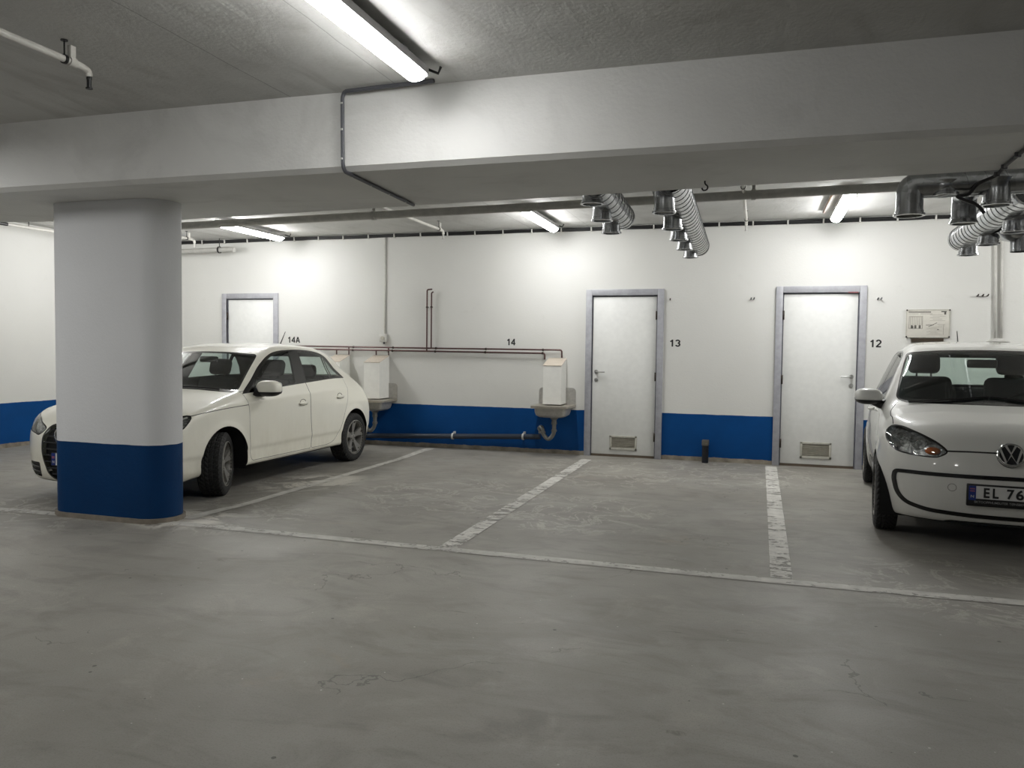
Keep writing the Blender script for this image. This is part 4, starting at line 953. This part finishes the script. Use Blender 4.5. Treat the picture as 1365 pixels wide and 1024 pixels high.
regs = [Reg('underbody', 'y', [(-.2, .02), (4.3, .02), (4.3, .20), (.95, .20), (.30, .152), (-.2, .152)], lambda c, n: c.z < .3), Reg('void', 'y', circle(*A1, RA, 44), lambda c, n: abs(c.y) > .52), Reg('void', 'y', circle(*A2, RA, 44), lambda c, n: abs(c.y) > .52),
    Reg('front_side_glass', 'y', wf, SIDE), Reg('rear_side_glass', 'y', wr, SIDE), Reg('quarter_glass', 'y', wq, SIDE), Reg('window_trim', 'y', dlo, SIDE),
    Reg('windscreen', 'x', offset(ws, -.016), FRONT), Reg('windscreen_border', 'x', ws, FRONT),
    Reg('rear_glass', 'x', rounded([(-.60, 1.02), (.60, 1.02), (.50, 1.27), (-.50, 1.27)], .06), lambda c, n: c.x > 3.2 and n.x > .1),
    Reg('grille', 'x', gr, FRONT), Reg('grille_frame', 'x', gro, FRONT), Reg('air_inlet', 'x', fog, FRONT), Reg('air_inlet', 'x', mir(fog), FRONT)]
for a in ('dR', 'dL'):
    flt = (lambda c, n, s=(1 if a == 'dR' else -1): c.x < .7 and c.y * s > .25)
    regs += [Reg('headlight', a, offset(hlp, -.006), flt), Reg('headlight_border', a, offset(hlp, .004), flt)]
regs += [Reg('front_door', 'y', offset(fd, -.002), SIDE), Reg('rear_door', 'y', offset(rd, -.002), SIDE), Reg('shut_line', 'y', offset(fd, .002), SIDE), Reg('shut_line', 'y', offset(rd, .002), SIDE), Reg('bonnet_seam', 'y', seam, lambda c, n: abs(c.y) > .6),
    Reg('tail_light', 'y', rounded([(3.72, .90), (4.1, .88), (4.1, .72), (3.86, .73)], .03), lambda c, n: abs(c.y) > .45)]
B = Body(hatch_shape(), (4.12, .99, 1.5), .019, regs, car)
B.mesh('body_shell', M_cream, ['body']); B.mesh('underbody', M_under, ['underbody'])
B.mesh('cabin_lining', M_lining, ['body', 'front_door', 'rear_door', 'shut_line', 'underbody', 'window_trim'], None, -.02, None, True, lambda c: c.x > 1.0)
for s in (-1, 1):
    for nm, lab in (('front_door', None), ('rear_door', None)):
        d = B.mesh(nm, M_cream, [nm], s)
        hx, hz = (2.196, .758) if nm == 'front_door' else (3.015, .786); p = B.on('y', hx, hz, s)
        mb = MB(); prof = [(-.085, .004), (-.06, .014), (0, .02), (.06, .014), (.085, .004)]
        vs = []; fs = []
        for xx, hh in prof:
            for k in range(10): a = 2 * PI * k / 10; vs.append((hx + xx, p.y + s * (.018 + .010 * math.cos(a)) * (1 if abs(xx) < .08 else .55), hz + hh * math.sin(a)))
        fs = [(i * 10 + k, i * 10 + (k + 1) % 10, (i + 1) * 10 + (k + 1) % 10, (i + 1) * 10 + k) for i in range(4) for k in range(10)]
        mb.add(vs, fs, True); mb.build('door_handle', M_cream, d)
        arc = [(hx + .055 * math.cos(a), B.on('y', hx + .055 * math.cos(a), hz + .012 + .030 * math.sin(a), s).y + s * .001, hz + .012 + .030 * math.sin(a)) for a in [PI * i / 10 for i in range(11)]]
        MB().tube(arc, .0028, 6).build('handle_recess', M_gap, d)
        dirt = MB().tube([(hx - .07, p.y + s * .010, hz - .017), (hx, p.y + s * .012, hz - .023), (hx + .07, p.y + s * .010, hz - .017)], .003, 6).build('handle_shadow_gap', M_gap, d)  # thin dark strip standing in for the shade under the handle
    B.mesh('window_trim', M_trim, ['window_trim'], s, .001); B.mesh('front_side_glass', M_glassd, ['front_side_glass'], s); B.mesh('rear_side_glass', M_glass, ['rear_side_glass'], s); B.mesh('quarter_glass', M_glassd, ['quarter_glass'], s)
    B.mesh('shut_line', M_gap, ['shut_line'], s, -.004); B.mesh('bonnet_seam', M_gapd, ['bonnet_seam'], s, -.004)
    h = B.mesh('headlight', M_lens, ['headlight'], s); B.mesh('headlight_border', M_trim, ['headlight_border'], s)
    B.mesh('reflector', M_refl, ['headlight', 'headlight_border'], s, -.035, h)
    pts = [B.on('y', x_, z_, s) + Vector((.0, -s * .012, 0)) for x_, z_ in ((.26, .70), (.33, .712), (.41, .735))]; MB().tube(pts, .008, 6).build('light_strip', M_clip, h)
    B.mesh('air_inlet', M_grille, ['air_inlet'], s, -.012); B.mesh('tail_light', M_red, ['tail_light'], s, .001)
    for k in range(2):
        pts = [B.on('x', s * (.50 + .22 * i / 5), .225 + .045 * k) for i in range(6)]; MB().tube(pts, .006, 6).build('inlet_bar', M_gbar, car)
    door_mirror(car, (1.44, .955, .955), s, (.085, .118, .082), M_cream, (1.36, .83, .925))
    for (x_, z_), st in ((A1, 25), (A2, 0)):
        wheel(car, x_ - (.02 if st else 0), s, .765, .300, .222, .208, math.radians(st), True, .259)
        arch(car, x_, z_, RA + .004, s, .50, .845)
    seat(car, 2.0, s * .36, .50, .48, .54); 
gl = B.mesh('windscreen', M_glass, ['windscreen']); B.mesh('windscreen_border', M_frit, ['windscreen_border'], None, .001)
B.mesh('rear_glass', M_glass, ['rear_glass'])
g = B.mesh('grille', M_grille, ['grille'], None, -.03); B.mesh('grille_frame', M_gframe, ['grille_frame'], None, .004, g)
for k in range(8):
    z = .215 + k * .057; half = min(.40, .30 + max(0, (z - .17)) * 1.1) if z < .3 else (.41 if z < .52 else .41 - (z - .52) * .7); pts = [B.on('x', -half + 2 * half * i / 12, z) + Vector((.012, 0, 0)) for i in range(13)]
    MB().tube(pts, .008, 6).build('grille_bar', M_gbar, g)
for k in range(4):
    y = (k - 1.5) * .125; p = B.on('x', y, .565); mb = MB(); mb.tube([p + Vector((-.006, .07 * math.cos(a), .07 * math.sin(a))) for a in [2 * PI * i / 28 for i in range(29)]], .009, 8, 0, False); mb.build('emblem_ring', M_chr, g)
px = B.on('x', 0, .37).x - .035
pl = MB().box(px, px + .012, -.265, .265, .305, .425, .004).build('number_plate_holder', M_black, car)
MB().box(px - .002, px + .002, -.255, .255, .313, .418).build('number_plate', M_plate, pl); MB().box(px - .0035, px + .001, .212, .255, .313, .418).build('plate_band', M_pblue, pl)
MB().box(px - .005, px + .001, .220, .248, .372, .392).build('plate_flag', M_pred, pl); TX = Matrix(((0, 0, -1, 0), (-1, 0, 0, 0), (0, 1, 0, 0), (0, 0, 0, 1)))
text_mesh('plate_letter', 'N', .034, M_clip, Matrix.Translation((px - .0045, .233, .340)) @ TX, pl)
for k in range(2):
    y0 = (-.62, .05)[k]; pts = [B.on('z', 1.055 + .05 * (1 - i / 8), y0 + .62 * i / 8) + Vector((0, 0, .012)) for i in range(9)]; MB().tube(pts, .008, 6).build('wiper', M_black, car)
MB().tube([(2.88, -.12, 1.39), (3.0, -.12, 1.56)], [.008, .004], 8).build('antenna', M_black, car)
MB().box(1.12, 1.62, -.70, .70, .72, .905, .06, None, 3).build('dashboard', M_dash, car)
ctr = Vector((1.72, -.36, .83)); M_ = Matrix.Translation(ctr) @ Matrix.Rotation(-1.15, 4, 'Y')
mb = MB(); mb.tube([M_ @ Vector((.18 * math.cos(a), .18 * math.sin(a), 0)) for a in [2 * PI * i / 32 for i in range(33)]], .015, 8, 0, False); mb.tube([M_ @ Vector((0, -.18, 0)), M_ @ Vector((0, .18, 0))], .018, 8); mb.tube([M_ @ Vector((0, 0, 0)), M_ @ Vector((0, 0, -.15))], .03, 8); mb.build('steering_wheel', M_dash, car)
MB().box(2.75, 3.25, -.62, .62, .40, .58, .05, None, 3).build('rear_bench', M_seat, car); MB().box(3.05, 3.20, -.58, .58, .55, .98, .05, None, 3).build('rear_bench_back', M_seat, car)
for y in (-.36, .36): MB().box(3.06, 3.15, y - .12, y + .12, 1.0, 1.16, .045, None, 3).build('rear_headrest', M_seat, car)
pm = B.on('x', 0, 1.29); MB().box(pm.x + .06, pm.x + .10, -.11, .11, 1.20, 1.265, .015).build('rear_view_mirror', M_black, car)

# ---------- the small white car on the right ----------
ca = math.radians(4.9); car2 = thing('city_car', (1.672, 6.15, 0), 'small white city car with black bumper trim and a round chrome badge', 'car', PI / 2 - ca)
ws = rounded([(0, .990, .1), (.40, .988, .1), (.60, .985, .05), (.668, 1.015, .04), (.62, 1.20, .2), (.553, 1.393, .04), (.32, 1.414, .1), (0, 1.420, .1), (-.32, 1.414, .1), (-.553, 1.393, .04), (-.62, 1.20, .2), (-.668, 1.015, .04), (-.60, .985, .05), (-.40, .988, .1)], .03)
dlo = rounded([(1.12, .955, .02), (1.33, 1.14, .1), (1.50, 1.29, .1), (1.66, 1.372, .1), (1.9, 1.405, .1), (2.6, 1.40, .1), (2.98, 1.355, .1), (3.12, 1.20, .05), (3.02, 1.03, .05), (2.6, .975, .2), (1.9, .95, .2)], .05)
wf = rounded([(1.22, .985, .03), (1.40, 1.15, .1), (1.55, 1.285, .1), (1.68, 1.352, .1), (1.9, 1.382, .1), (2.10, 1.384, .03), (2.10, .975, .03), (1.9, .97, .2)], .05)
wr = rounded([(2.17, 1.383, .03), (2.6, 1.378, .1), (2.95, 1.335, .06), (3.07, 1.20, .05), (2.98, 1.05, .05), (2.6, .998, .1), (2.17, .978, .03)], .05)
hlp = spline([(.817, .80), (.785, .835), (.70, .838), (.60, .818), (.481, .785), (.379, .743), (.312, .69), (.344, .653), (.40, .643), (.552, .650), (.667, .671), (.76, .724), (.805, .765)], 4)
to = rounded(sym([(0, .545, .1), (.4, .541, .1), (.62, .537, .05), (.712, .530, .035), (.724, .465, .06), (.70, .355, .06), (.64, .286, .06), (.51, .250, .1), (.23, .236, .1), (0, .234, .1)]), .05)
ti = offset(to, -.027)
W1 = (.60, .29); W2 = (3.01, .29); RA = .335
lw = rounded(sym([(0, .205, .05), (.36, .203, .03), (.42, .172, .02), (.42, .10, .01), (0, .10, .01)]), .02)
plan_seam = strip(spline([(.86, .668), (.79, .695), (.72, .713), (.6, .718), (.475, .713), (.40, .713)], 4, False), .006)
fdr = rounded([(1.16, .96, .02), (1.15, .8, .05), (1.13, .5, .1), (1.16, .27, .05), (2.16, .27, .04), (2.20, .5, .1), (2.16, .97, .02)], .03)
regs = [Reg('underbody', 'y', [(-.2, .02), (3.9, .02), (3.9, .188), (-.2, .188)], lambda c, n: c.z < .3), Reg('void', 'y', circle(*W1, RA, 44), lambda c, n: abs(c.y) > .52), Reg('void', 'y', circle(*W2, RA, 44), lambda c, n: abs(c.y) > .52),
    Reg('front_side_glass', 'y', wf, SIDE), Reg('rear_side_glass', 'y', wr, SIDE), Reg('window_trim', 'y', dlo, SIDE),
    Reg('windscreen', 'x', offset(ws, -.014), FRONT), Reg('windscreen_border', 'x', ws, FRONT),
    Reg('rear_glass', 'x', rounded([(-.56, 1.06), (.56, 1.06), (.46, 1.36), (-.46, 1.36)], .06), lambda c, n: c.x > 3.0 and n.x > .1),
    Reg('bumper_panel', 'x', ti, FRONT), Reg('bumper_trim', 'x', to, FRONT), Reg('lower_inlet', 'x', lw, FRONT)]
for a in ('dR', 'dL'):
    flt = (lambda c, n, s=(1 if a == 'dR' else -1): c.x < .75 and c.y * s > .25)
    regs += [Reg('headlight', a, offset(hlp, -.007), flt), Reg('headlight_border', a, offset(hlp, .003), flt)]
tow = circle(.349, .444, .026, 24)
for s in (1, -1):
    pp = plan_seam if s > 0 else [(a, -b) for a, b in plan_seam][::-1]
    regs.append(Reg('bonnet_seam', 'z', pp, lambda c, n: n.z > .05 and c.z > .6))
    sm_ = strip([(s * .385, .694), (s * .25, .699), (s * .08, .700)], .011); regs.append(Reg('bonnet_gap', 'x', sm_, FRONT))
regs += [Reg('front_door', 'y', offset(fdr, -.002), SIDE), Reg('shut_line', 'y', offset(fdr, .002), SIDE)]
B = Body(city_shape(), (3.65, .99, 1.6), .019, regs, car2)
B.mesh('body_shell', M_white, ['body']); B.mesh('underbody', M_under, ['underbody'])
bp = B.mesh('bumper_panel', M_white, ['bumper_panel'], None, -.002); B.mesh('bumper_trim', M_trim, ['bumper_trim'], None, .004, None, False, None, 'black bumper trim'); B.mesh('lower_inlet', M_grille, ['lower_inlet'], None, -.01)
B.mesh('cabin_lining', M_lining, ['body', 'front_door', 'shut_line', 'underbody', 'window_trim'], None, -.02, None, True, lambda c: c.x > .75)
B.mesh('bonnet_gap', M_gapd, ['bonnet_gap'], None, -.002)
for s in (-1, 1):
    d = B.mesh('front_door', M_white, ['front_door'], s); p = B.on('y', 2.0, .86, s)
    MB().tube([p + Vector((-.09, 0, 0)), p + Vector((-.07, s * .035, .0)), p + Vector((.07, s * .035, .004)), p + Vector((.09, 0, .004))], .014, 10, .02).build('door_handle', M_white, d)
    B.mesh('window_trim', M_trim, ['window_trim'], s, .001); B.mesh('front_side_glass', M_glass, ['front_side_glass'], s); B.mesh('rear_side_glass', M_glassd, ['rear_side_glass'], s)
    B.mesh('shut_line', M_gap, ['shut_line'], s, -.004); B.mesh('bonnet_seam', M_gapd, ['bonnet_seam'], s, .0005)
    h = B.mesh('headlight', M_lens, ['headlight'], s); B.mesh('headlight_border', M_trim, ['headlight_border'], s, .001); B.mesh('reflector', M_refl, ['headlight', 'headlight_border'], s, -.045, h)
    ip = B.on('x', s * .47, .685); io = MB().ball(ip + Vector((.024, 0, 0)), (.022, .05, .028)); io.build('indicator', M_orange, h)
    for y_, z_, r_ in ((.555, .735, .052), (.66, .75, .060)):
        q = B.on('x', s * y_, z_); MB().lathe([(0, .05), (r_ * .35, .045), (r_ * .7, .025), (r_, 0)][::-1], q + Vector((.022, 0, 0)), (1, -s * .25, .05), 24).build('lamp_bowl', M_chr, h); MB().ball(q + Vector((.032, 0, 0)), .016).build('bulb', M_lens, h)
    door_mirror(car2, (1.02, .868, 1.02), s, (.085, .105, .068), M_white, (1.02, .74, .955))
    for (x_, z_) in (W1, W2):
        wheel(car2, x_, s, .742, .300, .165, .195, 0.0, True); arch(car2, x_, z_, RA + .004, s, .50, .80)
    seat(car2, 1.68, s * .36, .62, .46, .58)
B.mesh('windscreen', M_glass, ['windscreen']); B.mesh('windscreen_border', M_frit, ['windscreen_border'], None, .001); B.mesh('rear_glass', M_glass, ['rear_glass'])
for s in (1, -1):
    pts = [B.on('x', s * .349 + .026 * math.cos(a), .444 + .026 * math.sin(a)) + Vector((-.001, 0, 0)) for a in [2 * PI * i / 24 for i in range(25)]]
    if s > 0: MB().tube(pts, .0016, 5, 0, False).build('towing_cover', M_gap, bp)
# round badge
M_badge = plain('badge_silver', (196, 196, 194), .28, .4, 0)
e0 = B.on('x', 0, .640); e1 = B.on('x', 0, .740); up = (e1 - e0).normalized(); nn = Vector((-up.z, 0, up.x)).normalized(); ec = B.on('x', 0, .688) + nn * .012
def EP(u, v, w=0): return ec + Vector((0, -1, 0)) * u + up * v + nn * w
mb = MB(); n = 40; R0 = .086; ring = [EP(R0 * math.cos(2 * PI * i / n), R0 * math.sin(2 * PI * i / n), 0) for i in range(n)]; back = [p - nn * .03 for p in ring]
mb.add(ring + back, [tuple(range(n))] + [(i, n + i, n + (i + 1) % n, (i + 1) % n) for i in range(n)], False); bd = mb.build('badge', plain('badge_dark', (46, 47, 50), .3, .5, .0), car2)
mb = MB(); mb.tube([EP(.078 * math.cos(a), .078 * math.sin(a), .002) for a in [2 * PI * i / 40 for i in range(41)]], .0085, 10, 0, False); mb.build('badge_ring', M_chr, bd)
def bars(pts, w):
    mb = MB(); sp_ = strip(pts, w); k = len(sp_); vs = [EP(a, b, .008) for a, b in sp_] + [EP(a, b, -.002) for a, b in sp_]; h_ = k // 2
    fs = [(i, i + 1, k - 2 - i, k - 1 - i) for i in range(h_ - 1)] + [(q, k + q, k + (q + 1) % k, (q + 1) % k) for q in range(k)]
    mb.add(vs, fs); return mb
bars([(-.030, .066), (0, .006), (.030, .066)], .014).build('badge_letter', M_badge, bd); bars([(-.064, .036), (-.031, -.060), (0, .0), (.031, -.060), (.064, .036)], .014).build('badge_letter', M_badge, bd)
# number plate
px = -.006
pl = MB().box(px, px + .03, -.272, .262, .328, .482, .006).build('number_plate_holder', M_black, car2)
MB().box(px - .002, px + .002, -.258, .206, .382, .470).build('number_plate', M_plate, pl); MB().box(px - .003, px + .001, .206, .250, .370, .470).build('plate_band', M_pblue, pl)
fl = MB(); fl.box(px - .0045, px, .213, .243, .446, .454); fl.box(px - .0045, px, .213, .243, .430, .438); fl.build('plate_flag', M_pred, pl)
def ptext(s_, y0, y1, z0, z1, mat, nm='plate_letter', bold=.001):
    o = text_mesh(nm, s_, .1, mat, Matrix.Identity(4), pl, bold, 1, .0004); xs = [v.co.x for v in o.data.vertices]; ys = [v.co.y for v in o.data.vertices]
    k = abs(y1 - y0) / (max(xs) - min(xs)); ky = (z1 - z0) / (max(ys) - min(ys))
    o.data.transform(Matrix.Translation((px - .0045, (y0 + y1) / 2, (z0 + z1) / 2)) @ TX @ Matrix.Diagonal((k, ky, 1, 1)) @ Matrix.Translation((-(max(xs) + min(xs)) / 2, -(max(ys) + min(ys)) / 2, 0)))
ptext('N', .238, .218, .388, .406, M_clip); ptext('E', .160, .124, .391, .460, M_text, bold=.003); ptext('L', .106, .070, .391, .460, M_text, bold=.003); ptext('7', .022, -.022, .391, .460, M_text, bold=.003); ptext('6', -.032, -.078, .391, .460, M_text, bold=.003)
ptext('BKTOOPPHUMSUTER TØNSBERG', .215, -.10, .352, .368, M_silver, 'holder_lettering')
for k in range(2):
    y0 = (-.55, .02)[k]; pts = [B.on('z', .80 + .05 * (i / 8 - .5) ** 2 * 4 * .5 + .02, y0 + .56 * i / 8) + Vector((0, 0, .012)) for i in range(9)]; MB().tube(pts, .008, 6).build('wiper', M_black, car2)
MB().tube([(2.9, -.02, 1.455), (3.02, -.02, 1.62)], [.008, .004], 8).build('antenna', M_black, car2)
MB().box(.88, 1.36, -.66, .66, .74, .955, .06, None, 3).build('dashboard', M_dash, car2)
ctr = Vector((1.42, -.36, .90)); M_ = Matrix.Translation(ctr) @ Matrix.Rotation(-1.1, 4, 'Y')
mb = MB(); mb.tube([M_ @ Vector((.18 * math.cos(a), .18 * math.sin(a), 0)) for a in [2 * PI * i / 32 for i in range(33)]], .015, 8, 0, False); mb.tube([M_ @ Vector((0, -.18, 0)), M_ @ Vector((0, .18, 0))], .018, 8); mb.tube([M_ @ Vector((0, 0, 0)), M_ @ Vector((0, 0, -.15))], .03, 8); mb.build('steering_wheel', M_dash, car2)
MB().box(2.45, 2.95, -.60, .60, .42, .62, .05, None, 3).build('rear_bench', M_seat, car2); MB().box(2.78, 2.92, -.56, .56, .58, 1.05, .05, None, 3).build('rear_bench_back', M_seat, car2)
MB().box(1.30, 1.34, -.11, .11, 1.27, 1.34, .015).build('rear_view_mirror', M_black, car2)

# ---------- camera, world, view ----------
cam = bpy.data.cameras.new('camera'); cam.sensor_width = 36; cam.lens = 1052.8 / 1365 * 36; co = bpy.data.objects.new('camera', cam); COL.objects.link(co)
yaw, pitch, roll = -.301714, .0440851, .0120136
r = Vector((math.cos(yaw), -math.sin(yaw), 0)); f = Vector((math.sin(yaw), math.cos(yaw), 0)); u = Vector((0, 0, 1))
f2 = f * math.cos(pitch) - u * math.sin(pitch); u2 = u * math.cos(pitch) + f * math.sin(pitch); r3 = r * math.cos(roll) + u2 * math.sin(roll); u3 = u2 * math.cos(roll) - r * math.sin(roll)
co.matrix_world = Matrix(((r3.x, u3.x, -f2.x, 0), (r3.y, u3.y, -f2.y, 0), (r3.z, u3.z, -f2.z, 1.38), (0, 0, 0, 1)))
scn.camera = co
w = bpy.data.worlds.new('world'); scn.world = w; w.use_nodes = True; w.node_tree.nodes['Background'].inputs[0].default_value = (.5, .5, .5, 1); w.node_tree.nodes['Background'].inputs[1].default_value = .02
scn.view_settings.view_transform = 'Standard'; scn.view_settings.look = 'None'; scn.view_settings.exposure = 0.74
vs_ = scn.view_settings; vs_.use_curve_mapping = True; cm = vs_.curve_mapping; cm.white_level = (1.9, 1.9, 1.9); cu = cm.curves[3]
for a_, b_ in ((.06, .114), (.14, .266), (.24, .442), (.38, .64), (.6, .83)): cu.points.new(a_, b_)
cm.update()
scn.cycles.use_denoising = True; scn.cycles.max_bounces = 10; scn.cycles.sample_clamp_indirect = 4.0; scn.cycles.transparent_max_bounces = 16
